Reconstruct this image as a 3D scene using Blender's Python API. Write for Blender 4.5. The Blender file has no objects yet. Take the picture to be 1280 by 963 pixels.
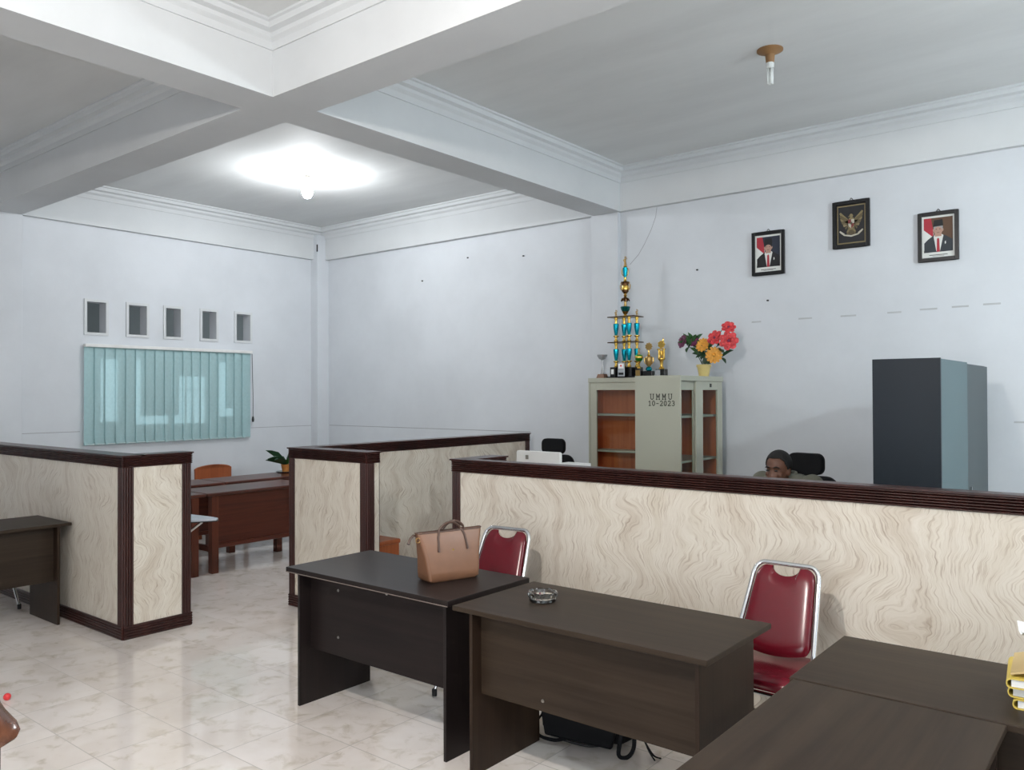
import bpy, bmesh, math, random
from mathutils import Vector, Matrix
random.seed(7)
PI = math.pi
SC = bpy.context.scene
COL = SC.collection

# ------------------------------------------------------------------ colour / materials
def lin(c):
    c = c / 255.0
    return c / 12.92 if c <= 0.04045 else ((c + 0.055) / 1.055) ** 2.4
def rgb(r, g, b): return (lin(r), lin(g), lin(b), 1.0)

def new_mat(name):
    m = bpy.data.materials.new(name); m.use_nodes = True
    return m, m.node_tree, m.node_tree.nodes['Principled BSDF']
def nd(nt, t, **kw):
    n = nt.nodes.new(t)
    for k, v in kw.items():
        if k in n.inputs: n.inputs[k].default_value = v
        else: setattr(n, k, v)
    return n
def lk(nt, a, b): nt.links.new(a, b)
def mth(nt, op, a, b=None):
    n = nt.nodes.new('ShaderNodeMath'); n.operation = op
    for i, v in enumerate((a, b)):
        if v is None: continue
        if isinstance(v, (int, float)): n.inputs[i].default_value = v
        else: nt.links.new(v, n.inputs[i])
    return n.outputs[0]
def ramp(nt, fac, stops):
    r = nt.nodes.new('ShaderNodeValToRGB')
    e = r.color_ramp.elements
    e[0].position, e[0].color = stops[0]
    e[1].position, e[1].color = stops[-1]
    for p, c in stops[1:-1]:
        x = e.new(p); x.color = c
    nt.links.new(fac, r.inputs[0])
    return r.outputs[0]

def plain(name, c, rough=0.5, metal=0.0, spec=0.5, var=0.06, scale=9.0, bump=0.0, coat=0.0):
    """plain paint / cloth / metal with a light procedural mottling"""
    m, nt, p = new_mat(name)
    co = nd(nt, 'ShaderNodeTexCoord')
    n = nd(nt, 'ShaderNodeTexNoise', Scale=scale, Detail=3.0)
    lk(nt, co.outputs['Object'], n.inputs['Vector'])
    a = tuple(x * (1 - var) for x in c[:3]) + (1,)
    b = tuple(min(1, x * (1 + var)) for x in c[:3]) + (1,)
    lk(nt, ramp(nt, n.outputs[0], [(0.3, a), (0.7, b)]), p.inputs['Base Color'])
    p.inputs['Roughness'].default_value = rough
    p.inputs['Metallic'].default_value = metal
    p.inputs['Specular IOR Level'].default_value = spec
    p.inputs['Coat Weight'].default_value = coat
    if bump:
        bp = nd(nt, 'ShaderNodeBump', Strength=bump, Distance=0.002)
        lk(nt, n.outputs[0], bp.inputs['Height']); lk(nt, bp.outputs[0], p.inputs['Normal'])
    return m

def wood(name, dark, light, axis=0, rough=0.4, freq=38.0, spec=0.4):
    """laminate / timber with grain running along one object axis"""
    m, nt, p = new_mat(name)
    co = nd(nt, 'ShaderNodeTexCoord')
    mp = nd(nt, 'ShaderNodeMapping')
    s = [freq, freq, freq]; s[axis] = freq * 0.045
    mp.inputs['Scale'].default_value = s
    lk(nt, co.outputs['Object'], mp.inputs['Vector'])
    n = nd(nt, 'ShaderNodeTexNoise', Scale=1.0, Detail=5.0, Roughness=0.62, Distortion=0.4)
    lk(nt, mp.outputs[0], n.inputs['Vector'])
    n2 = nd(nt, 'ShaderNodeTexNoise', Scale=2.2, Detail=2.0)
    lk(nt, co.outputs['Object'], n2.inputs['Vector'])
    f = mth(nt, 'ADD', mth(nt, 'MULTIPLY', n.outputs[0], 0.75), mth(nt, 'MULTIPLY', n2.outputs[0], 0.25))
    mid = tuple((a + b) / 2 for a, b in zip(dark[:3], light[:3])) + (1,)
    lk(nt, ramp(nt, f, [(0.34, dark), (0.5, mid), (0.68, light)]), p.inputs['Base Color'])
    p.inputs['Roughness'].default_value = rough
    p.inputs['Specular IOR Level'].default_value = spec
    bp = nd(nt, 'ShaderNodeBump', Strength=0.06, Distance=0.001)
    lk(nt, n.outputs[0], bp.inputs['Height']); lk(nt, bp.outputs[0], p.inputs['Normal'])
    return m

def marble(name):
    """cream wall-panel sheet with flowing taupe grain"""
    m, nt, p = new_mat(name)
    co = nd(nt, 'ShaderNodeTexCoord')
    sp = nd(nt, 'ShaderNodeSeparateXYZ'); lk(nt, co.outputs['Object'], sp.inputs[0])
    u = mth(nt, 'ADD', sp.outputs[0], sp.outputs[1]); z = sp.outputs[2]
    def vec(a, b):
        c = nd(nt, 'ShaderNodeCombineXYZ'); lk(nt, a, c.inputs[0]); lk(nt, b, c.inputs[1]); return c.outputs[0]
    w1 = nd(nt, 'ShaderNodeTexNoise', Scale=1.0, Detail=0.6, Roughness=0.4)
    lk(nt, vec(mth(nt, 'MULTIPLY', u, 2.4), mth(nt, 'MULTIPLY', z, 3.8)), w1.inputs['Vector'])
    w2 = nd(nt, 'ShaderNodeTexNoise', Scale=1.0, Detail=2.0)
    lk(nt, vec(mth(nt, 'MULTIPLY', u, 6.0), mth(nt, 'MULTIPLY', z, 11.0)), w2.inputs['Vector'])
    ud = mth(nt, 'ADD', u, mth(nt, 'MULTIPLY', mth(nt, 'SUBTRACT', w1.outputs[0], 0.5), 0.40))
    ud = mth(nt, 'ADD', ud, mth(nt, 'MULTIPLY', mth(nt, 'SUBTRACT', w2.outputs[0], 0.5), 0.085))
    lines = nd(nt, 'ShaderNodeTexNoise', Scale=1.0, Detail=3.0, Roughness=0.6)
    lk(nt, vec(mth(nt, 'MULTIPLY', ud, 110.0), mth(nt, 'MULTIPLY', z, 7.0)), lines.inputs['Vector'])
    broad = nd(nt, 'ShaderNodeTexNoise', Scale=1.0, Detail=2.0)
    lk(nt, vec(mth(nt, 'MULTIPLY', ud, 7.0), mth(nt, 'MULTIPLY', z, 1.2)), broad.inputs['Vector'])
    c1 = ramp(nt, lines.outputs[0], [(0.26, rgb(178, 164, 148)), (0.37, rgb(207, 197, 184)), (0.46, rgb(226, 220, 209)), (0.60, rgb(233, 228, 219)), (0.73, rgb(218, 209, 196))])
    c2 = ramp(nt, broad.outputs[0], [(0.32, rgb(222, 213, 202)), (0.5, rgb(246, 243, 238)), (0.7, rgb(232, 226, 216))])
    mx = nd(nt, 'ShaderNodeMix', data_type='RGBA', blend_type='MULTIPLY'); mx.inputs[0].default_value = 0.75
    lk(nt, c1, mx.inputs[6]); lk(nt, c2, mx.inputs[7])
    lk(nt, mx.outputs[2], p.inputs['Base Color'])
    p.inputs['Roughness'].default_value = 0.33; p.inputs['Specular IOR Level'].default_value = 0.4
    return m

def tile_floor(name):
    m, nt, p = new_mat(name)
    co = nd(nt, 'ShaderNodeTexCoord')
    sp = nd(nt, 'ShaderNodeSeparateXYZ'); lk(nt, co.outputs['Object'], sp.inputs[0])
    ux = mth(nt, 'DIVIDE', mth(nt, 'ADD', sp.outputs[0], 3.10 + 0.4175 * 40), 0.4175)
    uy = mth(nt, 'DIVIDE', mth(nt, 'ADD', sp.outputs[1], -2.595 + 0.4155 * 40), 0.4155)
    ix = mth(nt, 'FLOOR', ux); iy = mth(nt, 'FLOOR', uy)
    fx = mth(nt, 'FRACT', ux); fy = mth(nt, 'FRACT', uy)
    ex = mth(nt, 'MINIMUM', fx, mth(nt, 'SUBTRACT', 1.0, fx))
    ey = mth(nt, 'MINIMUM', fy, mth(nt, 'SUBTRACT', 1.0, fy))
    g = mth(nt, 'LESS_THAN', mth(nt, 'MINIMUM', ex, ey), 0.006)
    ci = nd(nt, 'ShaderNodeCombineXYZ'); lk(nt, ix, ci.inputs[0]); lk(nt, iy, ci.inputs[1])
    wn = nd(nt, 'ShaderNodeTexWhiteNoise', noise_dimensions='3D'); lk(nt, ci.outputs[0], wn.inputs['Vector'])
    off = nd(nt, 'ShaderNodeVectorMath', operation='MULTIPLY_ADD')
    lk(nt, wn.outputs['Color'], off.inputs[0]); off.inputs[1].default_value = (9, 9, 9); lk(nt, co.outputs['Object'], off.inputs[2])
    n1 = nd(nt, 'ShaderNodeTexNoise', Scale=8.5, Detail=4.0, Roughness=0.6, Distortion=0.5)
    lk(nt, off.outputs[0], n1.inputs['Vector'])
    n2 = nd(nt, 'ShaderNodeTexNoise', Scale=3.2, Detail=2.0, Distortion=0.5)
    lk(nt, off.outputs[0], n2.inputs['Vector'])
    c1 = ramp(nt, n1.outputs[0], [(0.25, rgb(212, 202, 188)), (0.37, rgb(232, 225, 216)), (0.47, rgb(246, 240, 235)), (0.75, rgb(249, 244, 240))])
    c2 = ramp(nt, n2.outputs[0], [(0.35, rgb(240, 235, 231)), (0.6, rgb(252, 249, 248))])
    mx = nd(nt, 'ShaderNodeMix', data_type='RGBA', blend_type='MULTIPLY'); mx.inputs[0].default_value = 0.8
    lk(nt, c1, mx.inputs[6]); lk(nt, c2, mx.inputs[7])
    m2 = nd(nt, 'ShaderNodeMix', data_type='RGBA'); lk(nt, g, m2.inputs[0])
    lk(nt, mx.outputs[2], m2.inputs[6]); m2.inputs[7].default_value = rgb(186, 178, 170)
    lk(nt, m2.outputs[2], p.inputs['Base Color'])
    lk(nt, mth(nt, 'ADD', 0.075, mth(nt, 'MULTIPLY', g, 0.4)), p.inputs['Roughness'])
    p.inputs['Specular IOR Level'].default_value = 0.5
    bp = nd(nt, 'ShaderNodeBump', Strength=0.25, Distance=0.002)
    lk(nt, mth(nt, 'SUBTRACT', 1.0, g), bp.inputs['Height']); lk(nt, bp.outputs[0], p.inputs['Normal'])
    return m

def plaster(name, c, var=0.05, scale=1.6, stretch=(1, 1, 1), rough=0.75):
    m, nt, p = new_mat(name)
    co = nd(nt, 'ShaderNodeTexCoord')
    mp = nd(nt, 'ShaderNodeMapping'); mp.inputs['Scale'].default_value = stretch
    lk(nt, co.outputs['Object'], mp.inputs['Vector'])
    n = nd(nt, 'ShaderNodeTexNoise', Scale=scale, Detail=6.0, Roughness=0.6)
    lk(nt, mp.outputs[0], n.inputs['Vector'])
    a = tuple(x * (1 - var * 1.6) for x in c[:3]) + (1,); b = tuple(min(1, x * (1 + var)) for x in c[:3]) + (1,)
    lk(nt, ramp(nt, n.outputs[0], [(0.3, a), (0.62, b)]), p.inputs['Base Color'])
    p.inputs['Roughness'].default_value = rough; p.inputs['Specular IOR Level'].default_value = 0.25
    n2 = nd(nt, 'ShaderNodeTexNoise', Scale=38.0, Detail=3.0); lk(nt, co.outputs['Object'], n2.inputs['Vector'])
    bp = nd(nt, 'ShaderNodeBump', Strength=0.12, Distance=0.004)
    lk(nt, n2.outputs[0], bp.inputs['Height']); lk(nt, bp.outputs[0], p.inputs['Normal'])
    return m

def emit(name, c, s):
    m, nt, p = new_mat(name)
    p.inputs['Base Color'].default_value = c
    p.inputs['Emission Color'].default_value = c; p.inputs['Emission Strength'].default_value = s
    return m

def glass(name, c=(1, 1, 1, 1), rough=0.02, trans=1.0, ior=1.45):
    m, nt, p = new_mat(name)
    p.inputs['Base Color'].default_value = c
    p.inputs['Transmission Weight'].default_value = trans
    p.inputs['Roughness'].default_value = rough; p.inputs['IOR'].default_value = ior
    return m

def thin_glass(name, tint=(0.9, 0.93, 0.92, 1), refl=0.12):
    m = bpy.data.materials.new(name); m.use_nodes = True; nt = m.node_tree; nt.nodes.clear()
    o = nd(nt, 'ShaderNodeOutputMaterial'); t = nd(nt, 'ShaderNodeBsdfTransparent', Color=tint)
    g = nd(nt, 'ShaderNodeBsdfGlossy', Roughness=0.05); mx = nd(nt, 'ShaderNodeMixShader'); mx.inputs[0].default_value = refl
    lk(nt, t.outputs[0], mx.inputs[1]); lk(nt, g.outputs[0], mx.inputs[2]); lk(nt, mx.outputs[0], o.inputs[0])
    return m

def blind_cloth(name, c):
    m = bpy.data.materials.new(name); m.use_nodes = True; nt = m.node_tree; nt.nodes.clear()
    o = nd(nt, 'ShaderNodeOutputMaterial')
    co = nd(nt, 'ShaderNodeTexCoord'); n = nd(nt, 'ShaderNodeTexNoise', Scale=30.0); lk(nt, co.outputs['Object'], n.inputs['Vector'])
    a = tuple(x * .93 for x in c[:3]) + (1,)
    col = ramp(nt, n.outputs[0], [(0.3, a), (0.7, c)])
    d = nd(nt, 'ShaderNodeBsdfDiffuse'); lk(nt, col, d.inputs[0])
    t = nd(nt, 'ShaderNodeBsdfTranslucent'); lk(nt, col, t.inputs[0])
    tr = nd(nt, 'ShaderNodeBsdfTransparent', Color=(0.72, 0.86, 0.88, 1))
    m1 = nd(nt, 'ShaderNodeMixShader'); m1.inputs[0].default_value = 0.15
    lk(nt, d.outputs[0], m1.inputs[1]); lk(nt, t.outputs[0], m1.inputs[2])
    m2 = nd(nt, 'ShaderNodeMixShader'); m2.inputs[0].default_value = 0.37
    lk(nt, m1.outputs[0], m2.inputs[1]); lk(nt, tr.outputs[0], m2.inputs[2])
    lk(nt, m2.outputs[0], o.inputs[0])
    return m

M = {}
M['wall'] = plaster('wall_paint', rgb(211, 215, 220), var=0.035, scale=1.3)
M['ceiling'] = plaster('ceiling_board', rgb(212, 214, 214), var=0.06, scale=1.1, stretch=(0.35, 1.4, 1))
M['beam'] = plaster('beam_paint', rgb(208, 211, 213), var=0.03, scale=1.2)
M['mark'] = plain('grey_scuff', rgb(182, 185, 188), rough=0.9)
M['crack'] = plain('crack_line', rgb(158, 160, 165), rough=0.95)
M['floor'] = tile_floor('cream_marble_tile')
M['marble'] = marble('cream_marble_sheet')
M['fluted'] = wood('dark_fluted_trim', rgb(40, 19, 17), rgb(64, 33, 28), axis=2, rough=0.32, freq=20)
M['captop'] = wood('dark_trim_top', rgb(48, 26, 24), rgb(66, 40, 36), axis=0, rough=0.25, freq=20)
M['blacklam'] = wood('espresso_laminate', rgb(27, 22, 22), rgb(38, 31, 30), axis=0, rough=0.38, freq=26, spec=0.15)
M['blacklamv'] = wood('espresso_laminate_side', rgb(27, 22, 22), rgb(38, 31, 30), axis=2, rough=0.38, freq=26, spec=0.24)
M['brownlam'] = wood('brown_laminate', rgb(40, 31, 24), rgb(58, 47, 37), axis=0, rough=0.45, freq=26, spec=0.2)
M['brownlamv'] = wood('brown_laminate_side', rgb(39, 28, 21), rgb(54, 41, 31), axis=2, rough=0.45, freq=26, spec=0.2)
M['redwood'] = wood('reddish_timber', rgb(66, 30, 21), rgb(98, 48, 33), axis=1, rough=0.3, freq=22)
M['redwoodv'] = wood('reddish_timber_post', rgb(78, 38, 26), rgb(110, 56, 38), axis=2, rough=0.3, freq=22)
M['orangewood'] = wood('orange_timber', rgb(138, 72, 42), rgb(172, 96, 58), axis=2, rough=0.35, freq=16)
M['armwood'] = wood('varnished_chair_timber', rgb(66, 38, 26), rgb(118, 74, 52), axis=0, rough=0.22, freq=18)
M['edge'] = plain('edge_band', rgb(120, 108, 100), rough=0.4)
M['screw'] = plain('steel_screw', rgb(150, 148, 145), rough=0.3, metal=1.0)
M['chrome'] = plain('chrome', rgb(226, 228, 230), rough=0.08, metal=1.0, var=0.02)
M['redvinyl'] = plain('red_vinyl', rgb(98, 14, 28), rough=0.22, var=0.08, scale=5, spec=0.55)
M['blackrub'] = plain('black_rubber', rgb(22, 22, 23), rough=0.6)
M['blackfab'] = plain('black_fabric', rgb(19, 20, 23), rough=0.75, scale=60, bump=0.3, spec=0.2)
M['blackplas'] = plain('black_plastic', rgb(20, 20, 22), rough=0.35)
M['leather'] = plain('tan_leather', rgb(124, 87, 64), rough=0.4, var=0.07, scale=14, bump=0.1)
M['leatherd'] = plain('brown_leather_trim', rgb(82, 60, 50), rough=0.45)
M['gold'] = plain('gold_plastic', rgb(226, 186, 92), rough=0.2, metal=0.9)
M['golddull'] = plain('aged_gold', rgb(170, 140, 84), rough=0.35, metal=0.7)
M['bronze'] = plain('bronze', rgb(84, 56, 30), rough=0.25, metal=0.8)
M['teal'] = plain('teal_metallic', rgb(0, 150, 170), rough=0.18, metal=0.75)
M['tealdark'] = plain('deep_teal_metallic', rgb(10, 98, 96), rough=0.22, metal=0.7)
M['green'] = plain('green_metallic', rgb(60, 150, 50), rough=0.18, metal=0.7)
M['blackgloss'] = plain('black_gloss', rgb(22, 21, 22), rough=0.15)
M['silver'] = plain('silver_plate', rgb(190, 194, 198), rough=0.25, metal=0.6)
M['white'] = plain('white_plastic', rgb(232, 232, 230), rough=0.4, var=0.02)
M['paper'] = plain('white_paper', rgb(232, 234, 234), rough=0.8, var=0.03, scale=40)
M['greysq'] = plain('grey_emblem', rgb(130, 126, 120), rough=0.5)
M['cab'] = plain('beige_steel', rgb(176, 177, 162), rough=0.42, var=0.025, scale=2)
M['cabdark'] = plain('beige_steel_inside', rgb(150, 150, 138), rough=0.5, var=0.03)
M['cabback'] = wood('orange_brown_backing', rgb(176, 86, 48), rgb(222, 130, 78), axis=2, rough=0.45, freq=14)
M['ink'] = plain('black_stencil_ink', rgb(28, 30, 26), rough=0.7)
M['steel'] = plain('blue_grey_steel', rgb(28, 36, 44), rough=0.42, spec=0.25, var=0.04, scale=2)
M['steeldoor'] = plain('steel_painted_reflection', rgb(68, 90, 95), rough=0.4, spec=0.3, var=0.04, scale=2)  # near door coloured paler than the far one to carry reflected daylight
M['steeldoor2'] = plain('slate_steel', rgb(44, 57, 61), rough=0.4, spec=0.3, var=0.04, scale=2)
M['cabglass'] = thin_glass('cabinet_glass', refl=.035)
M['glassash'] = glass('cut_glass', (0.86, 0.87, 0.86, 1), 0.04)
M['cupglass'] = glass('frosted_cup', (0.9, 0.92, 0.93, 1), 0.25, trans=0.7)
M['blind'] = blind_cloth('teal_blind_fabric', rgb(208, 236, 238))
M['rail'] = plain('white_aluminium', rgb(226, 226, 224), rough=0.35)
M['yellow'] = plain('yellow_folder', rgb(214, 190, 88), rough=0.5, var=0.08)
M['tan'] = plain('manila_card', rgb(196, 172, 124), rough=0.65)
M['leaf'] = plain('green_leaf', rgb(42, 84, 40), rough=0.4, var=0.2)
M['leafd'] = plain('dark_green_leaf', rgb(26, 62, 36), rough=0.4, var=0.2)
M['coral'] = plain('coral_petal', rgb(214, 70, 74), rough=0.6, var=0.35, scale=55)
M['orangepetal'] = plain('orange_petal', rgb(228, 166, 70), rough=0.6, var=0.15, scale=40)
M['purplepetal'] = plain('purple_petal', rgb(112, 48, 84), rough=0.6, var=0.2, scale=40)
M['cream'] = plain('cream_ceramic', rgb(206, 186, 122), rough=0.4)
M['terra'] = plain('orange_plastic_pot', rgb(206, 138, 72), rough=0.5)
M['soil'] = plain('soil', rgb(50, 38, 28), rough=0.95)
M['rust'] = plain('dusty_brown_ceramic', rgb(140, 104, 66), rough=0.6)
M['tube'] = plain('white_glass_tube', rgb(225, 228, 226), rough=0.2)
M['socket'] = plain('grey_socket', rgb(140, 138, 132), rough=0.5)
M['bulb'] = emit('lit_bulb', (0.95, 0.98, 1.0, 1), 460.0)
M['bulbright'] = emit('lit_bulb_cool', (0.85, 0.96, 1.0, 1), 1200.0)
M['bulbnear'] = emit('lit_bulb_neutral', (1.0, 0.94, 0.885, 1), 1280.0)
M['frame'] = plain('black_frame', rgb(20, 20, 22), rough=0.3)
M['skin'] = plain('brown_skin', rgb(98, 64, 48), rough=0.55, var=0.05, scale=20)
M['hair'] = plain('black_hair', rgb(13, 12, 12), rough=0.8, scale=80, var=0.2, bump=0.4)
M['shirt'] = plain('olive_grey_shirt', rgb(104, 104, 92), rough=0.85, scale=50, bump=0.2)
M['trouser'] = plain('dark_trousers', rgb(42, 44, 52), rough=0.85)
M['red'] = plain('bright_red', rgb(226, 58, 62), rough=0.4)
M['padgrey'] = plain('pale_blue_grey_pad', rgb(196, 202, 212), rough=0.35)
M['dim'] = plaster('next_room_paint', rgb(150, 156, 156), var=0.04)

# ------------------------------------------------------------------ mesh builder
class B:
    def __init__(self): self.bm = bmesh.new(); self.mi = 0
    def _f(self, vs, smooth=False):
        try: f = self.bm.faces.new(vs)
        except ValueError: return None
        f.material_index = self.mi; f.smooth = smooth
        return f
    def box(self, x0, x1, y0, y1, z0, z1):
        v = [self.bm.verts.new(p) for p in ((x0,y0,z0),(x1,y0,z0),(x1,y1,z0),(x0,y1,z0),(x0,y0,z1),(x1,y0,z1),(x1,y1,z1),(x0,y1,z1))]
        for q in ((3,2,1,0),(4,5,6,7),(0,1,5,4),(1,2,6,5),(2,3,7,6),(3,0,4,7)): self._f([v[i] for i in q])
        return self
    def hexa(self, pts):
        v = [self.bm.verts.new(p) for p in pts]
        for q in ((3,2,1,0),(4,5,6,7),(0,1,5,4),(1,2,6,5),(2,3,7,6),(3,0,4,7)): self._f([v[i] for i in q])
        return self
    def poly(self, pts, smooth=False):
        self._f([self.bm.verts.new(p) for p in pts], smooth); return self
    def loft(self, rings, caps=True, closed=True, smooth=True):
        R = [[self.bm.verts.new(p) for p in r] for r in rings]
        n = len(R[0])
        for a, b in zip(R, R[1:]):
            for i in range(n if closed else n - 1):
                j = (i + 1) % n; self._f([a[i], a[j], b[j], b[i]], smooth)
        if caps:
            self._f(list(reversed(R[0]))); self._f(R[-1])
        return self
    def tube(self, pts, r, seg=10, closed=False, flat=1.0):
        P = [Vector(p) for p in pts]; n = len(P); rings = []
        rr = r if isinstance(r, (list, tuple)) else [r] * n
        up = None
        for i in range(n):
            if closed: t = P[(i + 1) % n] - P[i - 1]
            else: t = P[min(i + 1, n - 1)] - P[max(i - 1, 0)]
            t.normalize()
            if up is None:
                up = Vector((0, 0, 1)) if abs(t.z) < 0.9 else Vector((1, 0, 0))
            s = t.cross(up); s.normalize(); up = s.cross(t); up.normalize()
            rings.append([P[i] + (s * math.cos(2*PI*k/seg) + up * math.sin(2*PI*k/seg) * flat) * rr[i] for k in range(seg)])
        if closed: rings.append(rings[0]); return self.loft(rings, caps=False)
        return self.loft(rings)
    def lathe(self, prof, c=(0, 0, 0), seg=20, caps=True):
        rings = [[(c[0] + r * math.cos(2*PI*k/seg), c[1] + r * math.sin(2*PI*k/seg), c[2] + z) for k in range(seg)] for r, z in prof]
        return self.loft(rings, caps=caps)
    def ell(self, c, r, seg=16, rings=10, rot=None):
        R = []
        for i in range(rings + 1):
            a = -PI/2 + PI * i / rings; ca = max(math.cos(a), 0.02)
            ring = []
            for k in range(seg):
                p = Vector((r[0]*ca*math.cos(2*PI*k/seg), r[1]*ca*math.sin(2*PI*k/seg), r[2]*math.sin(a)))
                if rot is not None: p = rot @ p
                ring.append(p + Vector(c))
            R.append(ring)
        return self.loft(R)
    def prism(self, poly, f, w0, w1):
        a = [self.bm.verts.new(f(u, v, w0)) for u, v in poly]; b = [self.bm.verts.new(f(u, v, w1)) for u, v in poly]
        n = len(poly)
        self._f(list(reversed(a))); self._f(b)
        for i in range(n):
            j = (i + 1) % n; self._f([a[i], a[j], b[j], b[i]])
        return self
    def flutes(self, o, d, L, up, H, out, n, r=0.010, base=0.004):
        """ribbed trim strip: n half-round ribs across height H, extruded along d"""
        o, d, up, out = Vector(o), Vector(d), Vector(up), Vector(out)
        sec = [(0.0, 0.0)]
        w = H / n
        for i in range(n):
            for k in range(7):
                t = k / 6.0
                sec.append((w * (i + t), base + r * math.sin(PI * t) ** 0.7 if 0 < k < 6 else base))
        sec.append((H, 0.0))
        self.loft([[o + up*u + out*q for u, q in sec], [o + d*L + up*u + out*q for u, q in sec]], smooth=False)
        return self
    def build(self, name, mat, parent=None, bevel=0.0, kind=None, loc=None, sharp=0.65, segs=2):
        bm = self.bm
        bmesh.ops.remove_doubles(bm, verts=bm.verts, dist=1e-6)
        bmesh.ops.recalc_face_normals(bm, faces=bm.faces)
        for e in bm.edges:
            if len(e.link_faces) == 2 and e.calc_face_angle(0) > sharp: e.smooth = False
        me = bpy.data.meshes.new(name); bm.to_mesh(me); bm.free()
        for m in (mat if isinstance(mat, (list, tuple)) else [mat]): me.materials.append(m)
        o = bpy.data.objects.new(name, me); COL.objects.link(o)
        if parent is not None: o.parent = parent
        if loc: o.location = loc
        if bevel:
            md = o.modifiers.new('bevel', 'BEVEL'); md.width = bevel; md.segments = segs; md.limit_method = 'ANGLE'; md.angle_limit = 0.7
        if kind: o['kind'] = kind
        return o

def smooth(P, n=6):
    P = [Vector(p) for p in P]; out = []
    for i in range(len(P) - 1):
        a, b_, c, d = P[max(i-1, 0)], P[i], P[i+1], P[min(i+2, len(P)-1)]
        for k in range(n):
            t = k / n
            out.append(.5 * ((2*b_) + (c - a)*t + (2*a - 5*b_ + 4*c - d)*t*t + (3*b_ - a - 3*c + d)*t*t*t))
    return out + [P[-1]]
def tag(o, label, cat, group=None):
    o['label'] = label; o['category'] = cat
    if group: o['group'] = group
    return o
def thing(name, label, cat, loc=(0, 0, 0), rz=0.0, group=None):
    o = bpy.data.objects.new(name, None); COL.objects.link(o)
    o.location = loc; o.rotation_euler = (0, 0, rz); o.empty_display_size = 0.1
    return tag(o, label, cat, group)
def dup(root, loc, rz, label, group=None):
    r = root.copy(); COL.objects.link(r); r.location = loc; r.rotation_euler = (0, 0, rz); r['label'] = label
    if group: r['group'] = group
    for ch in list(root.children):
        c = ch.copy(); COL.objects.link(c); c.parent = r
        for g in list(ch.children):
            d = g.copy(); COL.objects.link(d); d.parent = c
    return r
def S(name, b, mat, parent=None, bevel=0.0):
    return b.build(name, mat, parent, bevel, kind='structure')

# ------------------------------------------------------------------ the room
XL, XR, YB, YF, ZC, ZB = -9.30, 4.50, 7.30, -2.80, 4.02, 3.58
S('floor', B().box(-9.45, XR + .15, YF - .15, YB + .15, -0.10, 0.0), M['floor'])
S('ceiling', B().box(-9.45, XR + .15, YF - .15, YB + .15, ZC, ZC + .12), M['ceiling'])

def wall_grid(b, axis, p0, p1, a0, a1, z0, z1, holes):
    """wall slab between planes p0..p1 with rectangular holes (a0,a1,z0,z1)"""
    A = sorted({a0, a1, *[h[0] for h in holes], *[h[1] for h in holes]})
    Z = sorted({z0, z1, *[h[2] for h in holes], *[h[3] for h in holes]})
    for u0, u1 in zip(A, A[1:]):
        for v0, v1 in zip(Z, Z[1:]):
            c = ((u0 + u1) / 2, (v0 + v1) / 2)
            if any(h[0] < c[0] < h[1] and h[2] < c[1] < h[3] for h in holes): continue
            if axis == 'x': b.box(p0, p1, u0, u1, v0, v1)
            else: b.box(u0, u1, p0, p1, v0, v1)
    return b
vents = [(4.07, 4.275), (4.535, 4.745), (4.98, 5.165), (5.45, 5.64), (5.925, 6.125)]
WZ = (1.22, 2.16)
holesL = [(a, c, 2.40, 2.74) for a, c in vents] + [(4.20, 6.00, *WZ)]
wl = S('wall_left', wall_grid(B(), 'x', XL - .15, XL, YF - .15, YB + .15, 0, ZC, holesL), M['wall'])
wb = S('wall_back', B().box(XL, XR + .15, YB, YB + .15, 0, ZC), M['wall'])
holesR = [(-1.2, 0.9, 0.95, 2.7), (1.6, 2.9, 0.95, 2.7), (4.2, 6.6, 1.0, 2.7)]
S('wall_right', wall_grid(B(), 'x', XR, XR + .15, YF - .15, YB, 0, ZC, holesR), M['wall'])
holesF = [(-1.5, 0.3, 0.0, 2.7), (1.2, 3.2, 0.95, 2.7)]
S('wall_front', wall_grid(B(), 'y', YF - .15, YF, XL, XR, 0, ZC, holesF), M['wall'])
# window frames in the right and front walls
def win_frame(name, axis, p, a0, a1, z0, z1, nm):
    b = B(); t = .05
    def bx(u0, u1, v0, v1):
        if axis == 'x': b.box(p, p + .07, u0, u1, v0, v1)
        else: b.box(u0, u1, p, p + .07, v0, v1)
    bx(a0, a0 + t, z0, z1); bx(a1 - t, a1, z0, z1); bx(a0 + t, a1 - t, z0, z0 + t); bx(a0 + t, a1 - t, z1 - t, z1)
    for k in range(1, nm):
        u = a0 + (a1 - a0) * k / nm; bx(u - t / 2, u + t / 2, z0 + t, z1 - t)
    return S(name, b, M['rail'])
win_frame('window_2', 'x', XR + .04, *holesR[0], 3)
win_frame('window_3', 'x', XR + .04, *holesR[1], 2)
win_frame('window_4', 'x', XR + .04, *holesR[2], 3)
win_frame('window_5', 'y', YF - .11, *holesF[1], 3)
# raised plaster surrounds of the five vent openings
for i, (a, c) in enumerate(vents):
    b = B(); t = .030
    b.box(XL, XL + .014, a - t, a, 2.40 - t, 2.74 + t); b.box(XL, XL + .014, c, c + t, 2.40 - t, 2.74 + t)
    b.box(XL, XL + .014, a, c, 2.40 - t, 2.40); b.box(XL, XL + .014, a, c, 2.74, 2.74 + t)
    S('trim_%d' % (i + 1), b, M['beam'])
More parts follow.
